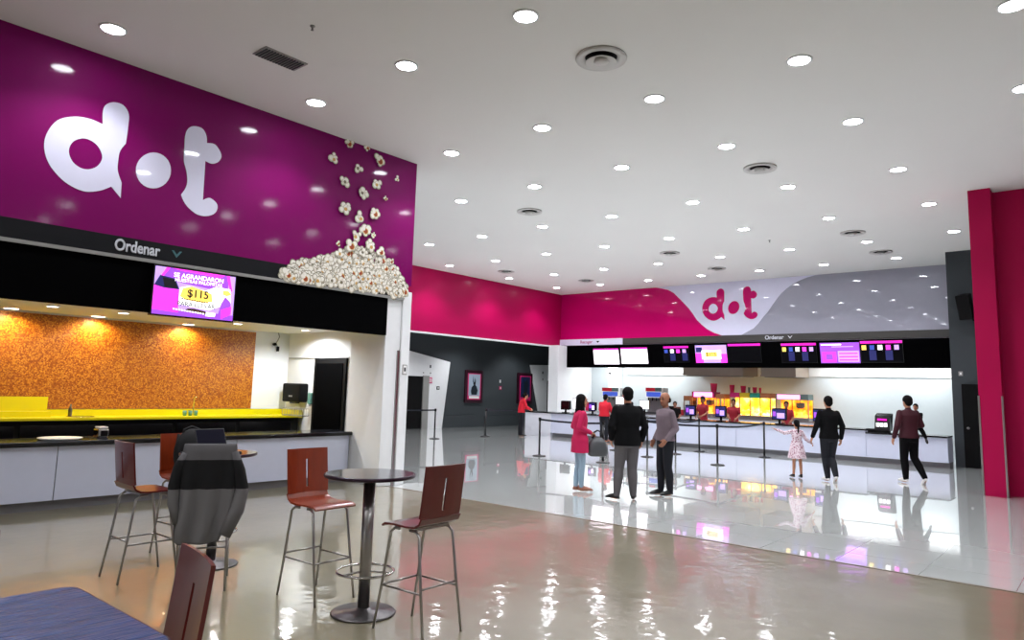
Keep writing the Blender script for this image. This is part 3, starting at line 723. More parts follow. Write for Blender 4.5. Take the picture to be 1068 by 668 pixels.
# bar downlights
def bar_light(px, pyy, m, e, s, lab, col):
    p = onz(px, pyy, 2.73); p.x = max(p.x, -12.78); r = empty('bar_downlight', p, lab, 'downlight', group='downlights of the bar soffit')
    MB().lathe([(.085 * s, 0), (.085 * s, -.012), (.105 * s, -.01), (.108 * s, 0)], n=24).build('trim_ring', 'white', r, smooth=True)
    MB().lathe([(0, -.009), (.085 * s, -.009), (.085 * s, -.003), (0, -.003)], n=24).build('lens', m, r)
    l = spot(p - V((0, 0, .03)), e * 2.2, col, 165, .05, .5); l.name = 'bar_downlight_glow'
WARM = (1, .80, .48)
bar_light(12, 321.5, 'wlens', 25, 1.2, 'warm downlight over the mosaic wall at the left picture edge', WARM)
bar_light(102, 330, 'wlens', 25, 1.2, 'large warm downlight over the mosaic wall, left of the television', WARM)
bar_light(194, 338.5, 'wlens', 25, 1.2, 'large warm downlight over the mosaic wall under the television', WARM)
bar_light(55, 319.5, 'slens', 22, .9, 'small downlight in the bar soffit between the two left warm lamps', (1, .9, .75))
bar_light(129, 326.5, 'slens', 22, .9, 'small downlight in the bar soffit just left of the television', (1, .9, .75))
bar_light(248, 337.7, 'slens', 30, .9, 'small downlight in the bar soffit just right of the television', (.97, .98, 1))
bar_light(318.5, 344.5, 'slens', 60, .9, 'small downlight in the bar soffit above the paper towel dispenser', (.95, .98, 1))
bar_light(350, 347.5, 'slens', 60, 1.1, 'downlight in the bar soffit directly above the black bar door', (.95, .98, 1))
# small sign on pillar
a = onx(422, 386, XL)
r = empty('pillar_notice', (XL + .022, 8.46, a.z), 'small grey framed notice high on the white end pillar', 'notice')
MB().box((0, -.05, -.09), (.008, .05, .09)).build('frame', 'grey', r)
MB().box((.008, -.038, -.075), (.01, .038, .075)).build('sheet', 'paperw', r); MB().box((.01, -.02, -.03), (.011, .02, .04)).build('pictogram', 'dark', r)

# ------------------------------------------------------------------ far counter
YC = 21.6
x0c = ony(575, 440, YC).x; xl = ony(548.5, 440, YC).x
fc = empty('concession_counter', (0, YC, 0), 'long white concession counter with dark top running along the far wall', 'counter')
MB().box((xl, -.05, 0), (x0c, .75, .86)).build('end_block', 'whiteg', fc, .004)
xs = [x0c] + [ony(x, 450, YC).x for x in (640, 700, 768, 830, 903)] + [-3.38]
for a, b in zip(xs, xs[1:]): MB().box((a + .006, -.02, .14), (b - .006, 0, .86 if b < -4 else .78)).build('front_panel', 'panel', fc, .002)
MB().box((x0c, 0, .14), (xs[-2], .72, .86)).build('carcass', 'panel', fc)
MB().box((xs[-2], 0, .14), (-3.38, .72, .78)).build('low_carcass', 'panel', fc)
MB().box((x0c, .12, 0), (-3.38, .70, .14)).build('kick_board', 'toe', fc)
xk = ony(903, 447, YC).x
MB().box((xl - .02, -.08, .86), (xk, .78, .90)).build('worktop', 'blackg', fc, .003)
MB().box((xk, -.08, .78), (-3.38, .78, .82)).build('low_worktop', 'blackg', fc, .003)
kc = empty('back_counter', (0, 25.3, 0), 'white back counter behind the concession staff carrying the popcorn machines', 'counter')
MB().box((-17.6, 0, .1), (-7.6, .75, .86)).build('cabinet', 'whiteg', kc)
MB().box((-17.6, .08, 0), (-7.6, .75, .1)).build('kick_board', 'toe', kc)
MB().box((-17.6, -.03, .86), (-7.6, .75, .90)).build('worktop', 'steel', kc, .003)
# POS units on the counter
def pos(px, py0, py1, lab, m='scrlil', w=.36):
    c = ony(px, py1, YC + .35); ht = ony(px, py0, YC + .35).z - .9
    r = empty('till_screen', (c.x, YC + .35, .90), lab, 'till screen')
    MB().box((-.12, -.1, 0), (.12, .1, .02)).build('base', 'black', r, .005)
    MB().box((-.03, -.02, .02), (.03, .02, ht * .5)).build('stand', 'black', r)
    MB().box((-w / 2, -.05, ht * .25), (w / 2, -.02, ht)).build('monitor', 'blackg', r, .008)
    MB().box((-w / 2 - .02, .06, ht * .3), (w / 2 - .02, .10, ht * 1.02)).build('rear_monitor', 'black', r, .008)
    if m:
        MB().box((-w / 2 + .02, -.053, ht * .32), (w / 2 - .02, -.05, ht * .94)).build('display', 'scrnavy', r)
        MB().box((-w / 2 + .16, -.055, ht * .38), (w / 2 - .05, -.053, ht * .72)).build('display_panel', m, r)
        MB().box((-w / 2 + .04, -.055, ht * .5), (-w / 2 + .13, -.053, ht * .8)).build('display_picture', 'scrpurp', r)
pos(720.5, 423, 434, 'customer till screen with lilac display in front of the leftmost popcorn server')
pos(752, 424, 435.5, 'customer till screen with lilac display in front of the glowing yellow cabinet')
pos(813, 426.5, 437.5, 'customer till screen with lilac display left of the pointing girl', w=.44)
pos(856, 427, 441, 'customer till screen partly hidden by the man in black', w=.42)
pos(590, 418.5, 428, 'dark till monitor at the left end of the far counter', None, .4)
pos(618, 420, 430, 'till behind the woman in pink on the far counter', 'screenp', .3)
pos(698, 424, 434, 'till half hidden behind the bald man on the far counter', None, .3)
def glow_screen(x0, y0, x1, y1, lab):
    a, b = ony(x0, y0, YC + .5), ony(x1, y1, YC + .5)
    r = empty('bright_monitor', ((a.x + b.x) / 2, YC + .5, .90), lab, 'monitor'); w = b.x - a.x; z0 = b.z - .9; z1 = a.z - .9
    MB().box((-.1, -.08, 0), (.1, .08, .02)).build('base', 'black', r); MB().box((-.02, -.02, .02), (.02, .02, z0 + .1)).build('stand', 'black', r)
    MB().box((-w / 2 - .02, -.03, z0 - .02), (w / 2 + .02, .0, z1 + .02)).build('bezel', 'blackg', r, .006)
    MB().box((-w / 2, -.034, z0), (w / 2, -.03, z1)).build('display', 'screenw', r)
glow_screen(643, 414, 651, 422, 'glowing white monitor left of the man in the black jacket')
glow_screen(668, 418, 677, 427, 'glowing white monitor between the black jacket and the bald man')
glow_screen(598.5, 416, 603, 427, 'pinkish white monitor beside the woman with long hair')
a, b = ony(913, 431, YC + .35), ony(929, 447, YC + .35)
r = empty('ticket_kiosk', ((a.x + b.x) / 2, YC + .3, .82), 'black counter kiosk with three small lit windows near the right end', 'kiosk')
w = (b.x - a.x); hk = a.z - .82
MB().prism([(-w / 2, -.12, .05), (-w / 2, -.05, hk * .85), (-w / 2 + .04, .0, hk), (-w / 2 + .04, .2, hk), (-w / 2, .25, .05)], (w, 0, 0)).build('housing', 'blackg', r, .01)
MB().box((-w / 2 + .03, -.12, .004), (w / 2 - .03, .2, .06)).build('base', 'black', r)
for k in range(3): MB().box((-w / 2 + .04 + k * (w - .08) / 3 + .01, -.125, hk * .30), (-w / 2 + .04 + (k + 1) * (w - .08) / 3 - .01, -.112, hk * .5)).build('lit_window', 'scrwt', r)
MB().box((-w / 2 + .08, -.122, hk * .62), (w / 2 - .06, -.09, hk * .72)).build('label_strip', 'scrmag', r)
a = ony(909, 444, YC + .3)
o = MB().box((-.13, -.1, 0), (.13, .12, .09)).build('card_reader', 'black', None, .01); o.location = (a.x, YC + .3, .821); tag(o, 'low black card terminal left of the counter kiosk', 'card terminal')
# popcorn cabinets
YP = 25.6
def ppx(x, y): p = ony(x, y, YP - .25); return p
def machine(name, lab, x0, y0, x1, segs, sign=None, glow='popglow2', top=.18, kettle=False):
    a, b = ppx(x0, y0), ppx(x1, y0); w = b.x - a.x; z1 = a.z - .90
    r = empty(name, ((a.x + b.x) / 2, YP, .90), lab, 'popcorn machine')
    MB().box((-w / 2, -.25, 0), (w / 2, .3, .12)).build('base', 'steel', r, .005)
    MB().box((-w / 2 + .02, .22, .12), (w / 2 - .02, .28, z1 - top)).build('back_panel', glow, r)
    n = len(segs); 
    for k, m in enumerate(segs):
        u0 = -w / 2 + w * k / n; u1 = -w / 2 + w * (k + 1) / n
        MB().box((u0 + .005, -.26, z1 - top), (u1 - .005, .3, z1)).build('header', m, r, .006)
        if k: MB().box((u0 - .012, -.25, .12), (u0 + .012, -.22, z1 - top)).build('mullion', 'brown', r)
        # popcorn heap
        h_ = MB(); 
        for _ in range(26):
            x = random.uniform(u0 + .06, u1 - .06); y = random.uniform(-.12, .12); h_.ell((x, y, .15 + random.uniform(0, .12) + .1 * (1 - abs(y) / .12) * random.random()), (.06, .06, .05), n=6, k=4)
        h_.build('popcorn_heap', glow, r)
    for u in (-w / 2, w / 2 - .03): 
        MB().box((u, -.25, .12), (u + .03, -.22, z1 - top)).build('corner_post', 'steel', r)
        MB().box((u, .25, .12), (u + .03, .28, z1 - top)).build('corner_post', 'steel', r)
    MB().box((-w / 2 + .03, -.235, .12), (w / 2 - .03, -.23, z1 - top)).build('glass', 'glass', r)
    if sign: MB().box((-w / 2 + w * sign[0], -.275, z1 - top + .02), (-w / 2 + w * sign[1], -.262, z1 - .02)).build('light_box', 'pinklight', r, .004)
    if kettle:
        kx = w * .18
        MB().lathe([(0, .42), (.10, .43), (.15, .5), (.15, .62), (.16, .63), (.0, .64)], (kx, 0, 0), n=20).build('kettle', 'darkst', r, smooth=True)
        MB().tube([(kx, 0, .64), (kx, 0, z1 - top)], .015).build('kettle_rod', 'steel', r)
    l = bpy.data.lights.new('cabinet_lamp', 'POINT'); l.energy = 2.5 * max(w, .5); l.color = (1, .62, .2); l.shadow_soft_size = .2
    lo = bpy.data.objects.new('cabinet_glow', l); COL.objects.link(lo); lo.location = ((a.x + b.x) / 2, YP, .90 + z1 - top - .08)
    return r, (a.x + b.x) / 2, w, z1 + .9
def glassm():
    m = bpy.data.materials.new('thin_glass'); m.use_nodes = True
    N = m.node_tree.nodes; L = m.node_tree.links; N.remove(N['Principled BSDF'])
    t = N.new('ShaderNodeBsdfTransparent'); g = N.new('ShaderNodeBsdfGlossy'); g.inputs['Roughness'].default_value = .05
    mx = N.new('ShaderNodeMixShader'); mx.inputs[0].default_value = .08
    L.new(t.outputs[0], mx.inputs[1]); L.new(g.outputs[0], mx.inputs[2]); L.new(mx.outputs[0], N['Material Output'].inputs['Surface']); return m
M['glass'] = glassm()
_, mx1, mw1, mt1 = machine('popcorn_cabinet', 'wide glowing yellow popcorn display cabinet with coloured header panels', 761, 409.5, 803.5, ['pinkp', 'yelp', 'grep', 'brop'])
_, mx2, mw2, mt2 = machine('popcorn_machine', 'amber popcorn machine with pink light box, rightmost on the back counter', 809, 411, 843, ['bucket2', 'bucket2'], (.05, .75), 'popglow', .2, True)
_, mx3, mw3, mt3 = machine('popcorn_machine', 'popcorn machine with pink light box left of the yellow display cabinet', 721.5, 408.5, 745, ['pinkp'], (.1, .92), 'popglow', .22, True)
_, mx4, mw4, mt4 = machine('popcorn_warmer', 'small amber lit popcorn warmer right beside the pink signed machine', 746.5, 411, 755.5, ['brop'], None, 'popglow')
_, mx5, mw5, mt5 = machine('popcorn_warmer', 'small dim brown warmer left of the pink signed popcorn machine', 713, 413, 720.5, ['brop'], None, 'brown')
# drink machines
def soda(x0, y0, x1, lab):
    a, b = ppx(x0, y0), ppx(x1, y0); w = b.x - a.x; z1 = a.z - .9
    r = empty('drinks_dispenser', ((a.x + b.x) / 2, YP, .90), lab, 'drinks dispenser')
    MB().box((-w / 2, -.1, .08), (w / 2, .3, z1)).build('cabinet', 'steel', r, .01)
    MB().box((-w / 2, -.25, z1 * .62), (w / 2, -.1, z1)).build('head', 'paperw', r, .01)
    MB().box((-w / 2, -.262, z1 * .86), (w * .1, -.25, z1)).build('red_header', 'red', r); MB().box((w * .1, -.262, z1 * .86), (w / 2, -.25, z1)).build('grey_header', 'bucket2', r)
    MB().box((-w / 2 + .04, -.262, z1 * .66), (w / 2 - .04, -.25, z1 * .83)).build('flavour_panel', 'scrblue', r)
    MB().box((-w / 2, -.28, 0), (w / 2, .3, .08)).build('drip_tray', 'darkst', r)
    for k in range(4): MB().lathe([(.02, z1 * .5), (.028, z1 * .62)], (-w / 2 + w * (k + .5) / 4, -.18, 0), n=10).build('nozzle', 'black', r)
soda(628, 404.5, 645, 'drinks dispenser with red and grey header behind the customer in red')
soda(673.5, 404.5, 690, 'drinks dispenser with red and grey header left of the bald man')
# tubs stacked on machines
def tub(x, z, r0, hh, m, lab, cat='popcorn tub'):
    mb_ = MB().lathe([(0, 0), (r0 * .75, 0), (r0, hh), (r0 * 1.06, hh), (r0 * 1.06, hh + .01), (r0 * .9, hh + .01), (r0 * .7, .02), (0, .02)], n=20)
    o = mb_.build('popcorn_tub' if 'tub' in cat else 'paper_cup', m, smooth=False); o.location = (x, YP, z); tag(o, lab, cat, 'tubs and cups on top of the machines')
for (x0, x1, ytop, mt, m, lab) in [(741, 748, 400.5, mt3, 'bucket', 'tall magenta popcorn tub on top of the pink signed machine'), (761, 766, 402, mt1, 'bucket', 'magenta tub on the left end of the yellow display cabinet'), (772.5, 778, 403, mt1, 'bucket', 'magenta tub second from the left on the yellow display cabinet'),
                                (780, 782.5, 404.5, mt1, 'bucket2', 'grey cup between magenta tubs on the yellow display cabinet'), (785, 789.5, 404.5, mt1, 'bucket', 'magenta tub second from the right on the yellow display cabinet'), (791.5, 794, 405, mt1, 'bucket', 'narrow magenta cup at the right end of tubs on the yellow cabinet')]:
    a, b = ony(x0, ytop, YP), ony(x1, ytop, YP); tub((a.x + b.x) / 2, mt, (b.x - a.x) / 2, a.z - mt, m, lab, 'cup' if m == 'bucket2' or 'cup' in lab else 'popcorn tub')
# hoods
for x0, x1, y1, lab in [(712.5, 780, 391.5, 'long beige extractor hood over the left popcorn machines'), (793.5, 841, 393, 'shorter beige extractor hood over the rightmost popcorn machine')]:
    a, b = ony(x0, y1, 25.5), ony(x1 - (11 if x1 > 800 else 5), y1, 25.5)
    r = empty('extractor_hood', ((a.x + b.x) / 2, 26.0, a.z), lab, 'extractor hood'); w = b.x - a.x
    MB().box((-w / 2, -.5, 0), (w / 2, .93, 3.1 - a.z)).build('canopy', 'beige', r, .01)
    MB().box((-w / 2 - .01, -.52, 0), (w / 2 + .01, -.5, .06)).build('lip', 'beige', r)
    MB().box((-w / 2 + .1, -.4, -.02), (w / 2 - .1, .8, 0)).build('filter_panel', 'darkst', r)
# boxes and goods on the back counter
for k, (x, wd, hh, m, lab) in enumerate([(702, .25, .32, 'brown', 'brown snack carton on the back counter right of the bald man'), (709.5, .2, .22, 'redd', 'dark red snack box beside the brown carton on the back counter'), (657, .3, .3, 'bucket2', 'grey appliance on the back counter behind the black jacket'), (612, .3, .36, 'bucket', 'dusky pink box on the back counter behind the woman in pink')]):
    a = ppx(x, 420); r = empty('carton', (a.x, YP, .90), lab, 'box'); MB().box((-wd / 2, -.15, 0), (wd / 2, .15, hh)).build('box_body', m, r, .008); MB().box((-wd / 2, -.02, hh), (wd / 2, .02, hh + .004)).build('tape', 'paperw', r)
# wall things
def poster(x0, y0, x1, y1, kind, lab):
    a, b = onx(x0, y0, XG + .08), onx(x1, y1, XG + .08)
    r = empty('poster_frame', (XG, (a.y + b.y) / 2, b.z), lab, 'poster'); w = b.y - a.y; hh = a.z - b.z
    MB().box((0, -w / 2, 0), (.08, w / 2, hh)).build('frame', 'pframe', r, .01)
    MB().box((.08, -w / 2 + .14, .14), (.085, w / 2 - .14, hh - .14)).build('pink_border', 'pink2', r)  # plain pink printed border inside the frame
    MB().box((.085, -w / 2 + .2, .2 + hh * .08), (.088, w / 2 - .2, hh - .18)).build('sheet', kind, r)
    if kind == 'poster1':
        mb_ = MB()
        mb_.prism([(.09, y * w * .22, hh * z) for y, z in [(-.7, .25), (.7, .25), (.9, .38), (.6, .5), (.25, .54), (.35, .68), (.12, .78), (.02, .62), (-.15, .64), (-.35, .84), (-.42, .66), (-.2, .54), (-.7, .48), (-.9, .36)]], (.002, 0, 0))
        fixn(mb_.build('printed_figure', 'posterd', r))
    else:
        fixn(MB().prism([(.09, y * w * .25, hh * z) for y, z in [(-.5, .3), (.4, .28), (.8, .6), (.5, .82), (-.1, .7), (-.6, .8), (-.4, .5)]], (.002, 0, 0)).build('printed_figure', 'posterd', r))
    MB().box((.089, -w / 2 + .24, .19), (.091, w / 2 - .24, .30)).build('title_strip', 'paperw' if kind == 'poster1' else 'pink2', r)
poster(486, 386, 503, 420.5, 'poster1', 'framed pale blue film poster with dark figure on the grey wall')
poster(540.5, 389, 555, 421.5, 'poster2', 'framed dark blue film poster on the grey wall, right one')
def plaque(x, y, w, hh, m, lab, X=XG + .1, icon=None, cat='sign', im='paperw'):
    a = onx(x, y, X); r = empty('wall_sign', (X, a.y, a.z), lab, cat)
    MB().box((0, -w / 2, -hh / 2), (.02, w / 2, hh / 2)).build('plate', m, r)
    if icon == 'ring': MB().tube([(.023, hh * .3 * math.cos(q), hh * .3 * math.sin(q)) for q in np.linspace(0, 2 * PI, 21)[:-1]], .012, 6, closed=True).build('pictogram', im, r); MB().box((.021, -.02, -hh * .2), (.026, .02, hh * .2)).build('pictogram_bar', im, r)
    elif icon: MB().box((.021, -w * .25, -hh * .2), (.024, w * .25, hh * .2)).build('pictogram', im, r)
plaque(448.5, 397, .2, .24, 'pink2', 'magenta square restroom sign with round pictogram beside the left doorway', icon='ring')
plaque(456.7, 405, .16, .14, 'dark', 'small dark sign plate right of the magenta restroom sign', icon='bar')
plaque(448.8, 382.5, .07, .12, 'dark', 'small dark fixture above the magenta restroom sign')
plaque(448.8, 389.5, .06, .06, 'grey', 'tiny grey fixture just above the magenta restroom sign')
plaque(441.5, 389, .05, .05, 'grey', 'tiny grey switch left of the magenta restroom sign')
plaque(521.5, 398, .08, .14, 'paperw', 'small white thermostat on the grey wall between the posters', XG)
plaque(521.7, 405, .14, .16, 'pink2', 'small magenta fire sign on the grey wall between the posters', XG, 'bar')
plaque(566, 389, .07, .12, 'dark', 'small dark fixture on the far white portal panel')
plaque(566, 396, .06, .07, 'grey', 'small grey fixture low on the far white portal panel')
a = ony(1002, 390, 22.5)
r = empty('door_number_plate', (a.x, 22.48, a.z), 'small pale plate on the dark wall above the black door', 'sign'); MB().box((-.05, 0, -.06), (.05, .02, .06)).build('plate', 'grey', r); MB().box((-.02, -.003, -.03), (.02, 0, .03)).build('pictogram', 'paperw', r)
a = ony(1009, 320, 22.2)
r = empty('loudspeaker', (a.x, 22.1, a.z), 'black loudspeaker mounted high on the dark wall at right', 'loudspeaker')
MB().prism([(-.17, -.2, -.33), (.17, -.2, -.33), (.12, .1, -.33), (-.12, .1, -.33)], (0, 0, .66)).build('cabinet', 'black', r, .02).rotation_euler = (math.radians(18), 0, math.radians(-15))
MB().box((-.1, .0, -.1), (-.04, .4, -.04)).build('bracket', 'blackg', r)
MB().tube([(.02, .2, -.2), (.1, .38, -.35)], .03).build('bracket_arm', 'blackg', r)
r = empty('ceiling_camera', ony(636, 389.5, YK - .45), 'small dark dome camera on the white column behind the far counter', 'camera'); MB().ell((0, 0, 0), (.05, .05, .05)).build('dome', 'dark', r, smooth=True); MB().box((-.02, 0, -.02), (.02, .06, .02)).build('mount', 'dark', r)

# ------------------------------------------------------------------ stanchions
def stanchion(p, lab, group='belt stanchions'):
    r = empty('stanchion', (p.x, p.y, 0), lab, 'stanchion', group=group)
    MB().lathe([(0, 0), (.17, 0), (.175, .008), (.16, .02), (.05, .03), (.03, .05)], n=32).build('base', 'post', r, smooth=True)
    MB().cyl((0, 0), .026, .03, .93, 16).build('post', 'post', r, smooth=True)
    MB().lathe([(.034, .91), (.036, .915), (.036, .985), (.03, 1.0), (0, 1.0)], n=20).build('belt_head', 'blackg', r, smooth=True)
    return r
ST = {}
for k, x, y, lab in [('A', 453, 459.5, 'black belt stanchion near the left white doorway panel'), ('B', 506, 457.5, 'black belt stanchion before the grey wall between the posters'), ('1', 562.3, 477.5, 'black belt stanchion left of the woman in the pink jacket'), ('2', 628.8, 484.5, 'black belt stanchion between the woman in pink and the black jacket'),
                     ('3', 641.5, 471.5, 'black belt stanchion in the back row, partly hidden by black jacket'), ('4', 675, 478.5, 'black belt stanchion seen between the two standing men'), ('5', 704.5, 475.5, 'black belt stanchion just right of the bald man'), ('6', 729.3, 473, 'black belt stanchion in the back row right of the bald man'),
                     ('7', 748.3, 487, 'black belt stanchion nearest the camera, right of the bald man'), ('8', 797.3, 479, 'rightmost black belt stanchion left of the girl')]:
    p = onz(x, y - 1.5, 0); ST[k] = (p, stanchion(p, lab))
def belt(k, q, sag=.05):
    p, r = ST[k]; q = V((q[0], q[1], 0)) if not isinstance(q, str) else ST[q][0]; d = q - p; L_ = d.length; u = d / L_; nn = V((-u.y, u.x, 0)) * .002
    rings = []
    for i in range(11):
        t = i / 10; c = u * (.03 + (L_ - .06) * t); z = .95 - sag * 4 * t * (1 - t)
        rings.append([c + nn + V((0, 0, z - .025)), c - nn + V((0, 0, z - .025)), c - nn + V((0, 0, z + .025)), c + nn + V((0, 0, z + .025))])
    MB().loft(rings).build('belt', 'belt', r)
pA = ST['A'][0]; belt('A', (pA.x - 1.2, pA.y - 1.6, 0), .02); pB = ST['B'][0]; belt('B', (pB.x + .35, pB.y + 2.1, 0), .01)
belt('1', '2', .03); belt('3', '5'); belt('5', '6'); belt('4', '7', .03); belt('7', '8', .05)

# ------------------------------------------------------------------ stools and tables
def shell_pts(seat, top, w):
    prof = [(.20, seat - .018), (.17, seat), (.08, seat + .004), (-.05, seat), (-.13, seat + .006), (-.175, seat + .03), (-.195, seat + .07)]
    back = [(-.195, seat + .07)] + [(-.195 - .045 * ((k / 8) ** .9), seat + .07 + (top - seat - .07) * k / 8) for k in range(1, 9)]
    return prof, back
def sheet(mb_, prof, xs, th, curve=0):
    for (xa, xb) in xs:
        k = len(prof); n = 5; vs = []; 
        for s in (0, 1):
            for i, (y, z) in enumerate(prof):
                a = prof[max(i - 1, 0)]; b = prof[min(i + 1, k - 1)]; t = V((0, b[0] - a[0], b[1] - a[1])).normalized(); nn = V((0, t.z, -t.y))
                for j in range(n):
                    x = xa + (xb - xa) * j / (n - 1)
                    p = V((x, y, z)) + nn * (th * (s - .5)); p.y += curve * x * x * 4
                    vs.append(p)
        fs = []; o = k * n
        for i in range(k - 1):
            for j in range(n - 1):
                q = i * n + j; fs += [(q, q + 1, q + n + 1, q + n), (o + q, o + q + n, o + q + n + 1, o + q + 1)]
        for i in range(k - 1):
            for j in (0, n - 1): q = i * n + j; fs.append((q, q + n, o + q + n, o + q))
        for j in range(n - 1):
            for i in (0, k - 1): q = i * n + j; fs.append((q, q + 1, o + q + 1, o + q))
        mb_.add(vs, fs)
def chair(name, lab, x, y, face, seat=.74, top=1.17, wm='wood', cat='bar stool', group='plywood bar stools', w=.40, foot=(.19, .25)):
    """face = compass angle (deg) of the direction it faces, 0 = +X"""
    r = empty(name, (x, y, 0), lab, cat, math.radians(face - 90), group)
    prof, back = shell_pts(seat, top, w); h = w / 2
    a = MB(); sheet(a, prof, [(-h, h)], .014); fixn(a.build('seat', wm, r, smooth=True)).modifiers.new('es', 'EDGE_SPLIT')
    b = MB(); lo = back[:2]; mid = back[1:7]; hi = back[6:]
    sheet(b, lo, [(-h, h)], .014, .1); sheet(b, mid, [(-h, -.012), (.012, h)], .014, .1); sheet(b, hi, [(-h, h)], .014, .1)
    fixn(b.build('backrest', wm, r, smooth=True)).modifiers.new('es', 'EDGE_SPLIT')
    fx, fy = foot; zt = seat - .025
    for sx_ in (-1, 1):
        for sy_ in (-1, 1):
            tx, ty = sx_ * .165, sy_ * .13 - .01
            MB().tube([(tx, ty * .4, zt), (tx, ty * .8, zt - .002), (tx + sx_ * .004, ty + sy_ * .012, zt - .03), (tx + (sx_ * fx - tx) * .5, ty + (sy_ * fy - ty) * .5, zt * .5), (sx_ * fx, sy_ * fy, .0)], [.011, .011, .011, .0105, .009], 10).build('leg', 'steel', r, smooth=True)
    def at(sx_, sy_, z):
        t = 1 - z / zt; return (sx_ * (.165 + (fx - .165) * t), sy_ * .13 - .01 + (sy_ * fy - sy_ * .13 + .01) * t, z)
    MB().box((-.165, -.12, zt), (.165, -.1, zt + .014)).build('seat_frame', 'steel', r); MB().box((-.165, .08, zt), (.165, .1, zt + .014)).build('seat_frame', 'steel', r)
    if seat > .6:
        z = .31
        for sx_ in (-1, 1): MB().tube([at(sx_, -1, z), at(sx_, 1, z)], .008).build('side_rail', 'steel', r, smooth=True)
        MB().tube([at(-1, 1, z - .0), at(1, 1, z - .0)], .009).build('footrest', 'steel', r, smooth=True)
        MB().tube([at(-1, -1, z + .03), at(1, -1, z + .03)], .008).build('rear_rail', 'steel', r, smooth=True)
    return r
chair('bar_stool', 'cherry plywood bar stool left of the round table in the foreground', -5.08, 3.60, 2)
chair('bar_stool', 'mahogany plywood bar stool right of the round table, its back to the camera', -3.90, 3.64, 182, wm='wood2')
chair('bar_stool', 'leftmost bar stool with reddish back, standing before the bar panels', -6.66, 2.86, 90, wm='wood2')
chair('bar_stool', 'dark bar stool behind the backpack at the farther round table', -7.22, 3.50, 5, wm='wood')
_e = onz(222, 465, 1.18); _d = V((_e.x, _e.y, 0)).normalized(); EX, EY, EA = _e.x + _d.x * .24, _e.y + _d.y * .24, math.degrees(math.atan2(_d.y, _d.x)) - 3
cE = chair('bar_stool', 'bar stool hidden under the grey striped coat', EX, EY, EA, wm='wood2')
def round_table(x, y, lab, ht=1.04, rad=.35):
    r = empty('round_table', (x, y, 0), lab, 'table', group='round steel bar tables')
    MB().lathe([(0, ht - .03), (rad - .02, ht - .03), (rad, ht - .022), (rad, ht - .004), (rad - .004, ht - .001)], n=56).build('top_rim', 'edge', r, smooth=True)
    MB().lathe([(0, ht - .004), (rad - .012, ht - .004), (rad - .014, ht), (0, ht)], n=56).build('tabletop', 'tabletop', r)
    MB().box((-.16, -.03, ht - .05), (.16, .03, ht - .03)).box((-.03, -.16, ht - .05), (.03, .16, ht - .03)).build('top_bracket', 'black', r)
    MB().cyl((0, 0), .045, .02, ht - .04, 28).build('pedestal', 'steel', r, smooth=True)
    MB().lathe([(0, 0), (.24, 0), (.245, .008), (.235, .018), (.06, .03), (.05, .045)], n=48).build('base', 'darkst', r, smooth=True)
    rr = .215
    MB().tube([(rr * math.cos(a), rr * math.sin(a), .31) for a in np.linspace(0, 2 * PI, 41)[:-1]], .010, 8, closed=True).build('foot_ring', 'chrome', r, smooth=True)
    for k in range(3):
        a = 2 * PI * k / 3 + .5; MB().tube([(.04 * math.cos(a), .04 * math.sin(a), .31), (rr * math.cos(a), rr * math.sin(a), .31)], .008).build('ring_spoke', 'chrome', r)
round_table(-4.46, 3.60, 'round steel bar table with foot ring between the two nearest stools')
round_table(-6.60, 3.48, 'farther round bar table carrying the laptop behind the coat')
# foreground table and chairs
r = empty('square_table', (-2.29, .57, 0), 'blue grey steel topped table cut off at the lower left', 'table')
def rrect(x0, y0, x1, y1, rad, z, n=6):
    out = []
    for cx, cy, a0 in ((x1 - rad, y1 - rad, 0), (x0 + rad, y1 - rad, 90), (x0 + rad, y0 + rad, 180), (x1 - rad, y0 + rad, 270)):
        for k in range(n + 1): a = math.radians(a0 + 90 * k / n); out.append(V((cx + rad * math.cos(a), cy + rad * math.sin(a), z)))
    return out
M['bluesteel'] = mat('scratched_blue_steel', '445a86', .33, .35, noise=.7, nscale=60, stretch=(1, .15, 1), bump=.6, bscale=60)
MB().loft([rrect(-.37, -.37, .37, .37, .05, 1.015), rrect(-.37, -.37, .37, .37, .05, 1.037)]).build('edge_band', 'edge', r)
MB().loft([rrect(-.365, -.365, .365, .365, .048, 1.037), rrect(-.362, -.362, .362, .362, .046, 1.04)]).build('tabletop', 'bluesteel', r)
MB().cyl((0, 0), .04, .02, 1.015).build('pedestal', 'steel', r, smooth=True)
MB().lathe([(0, 0), (.19, 0), (.19, .012), (.05, .03)], n=40).build('base', 'darkst', r, smooth=True)
chair('bar_stool', 'dark red bar stool back rising at the far edge of the square table', -2.315, .93, 258, wm='wood2', w=.36)
chair('bar_stool', 'bar stool of which only a sliver shows at the left picture edge', -2.84, .62, 0, wm='wood2')
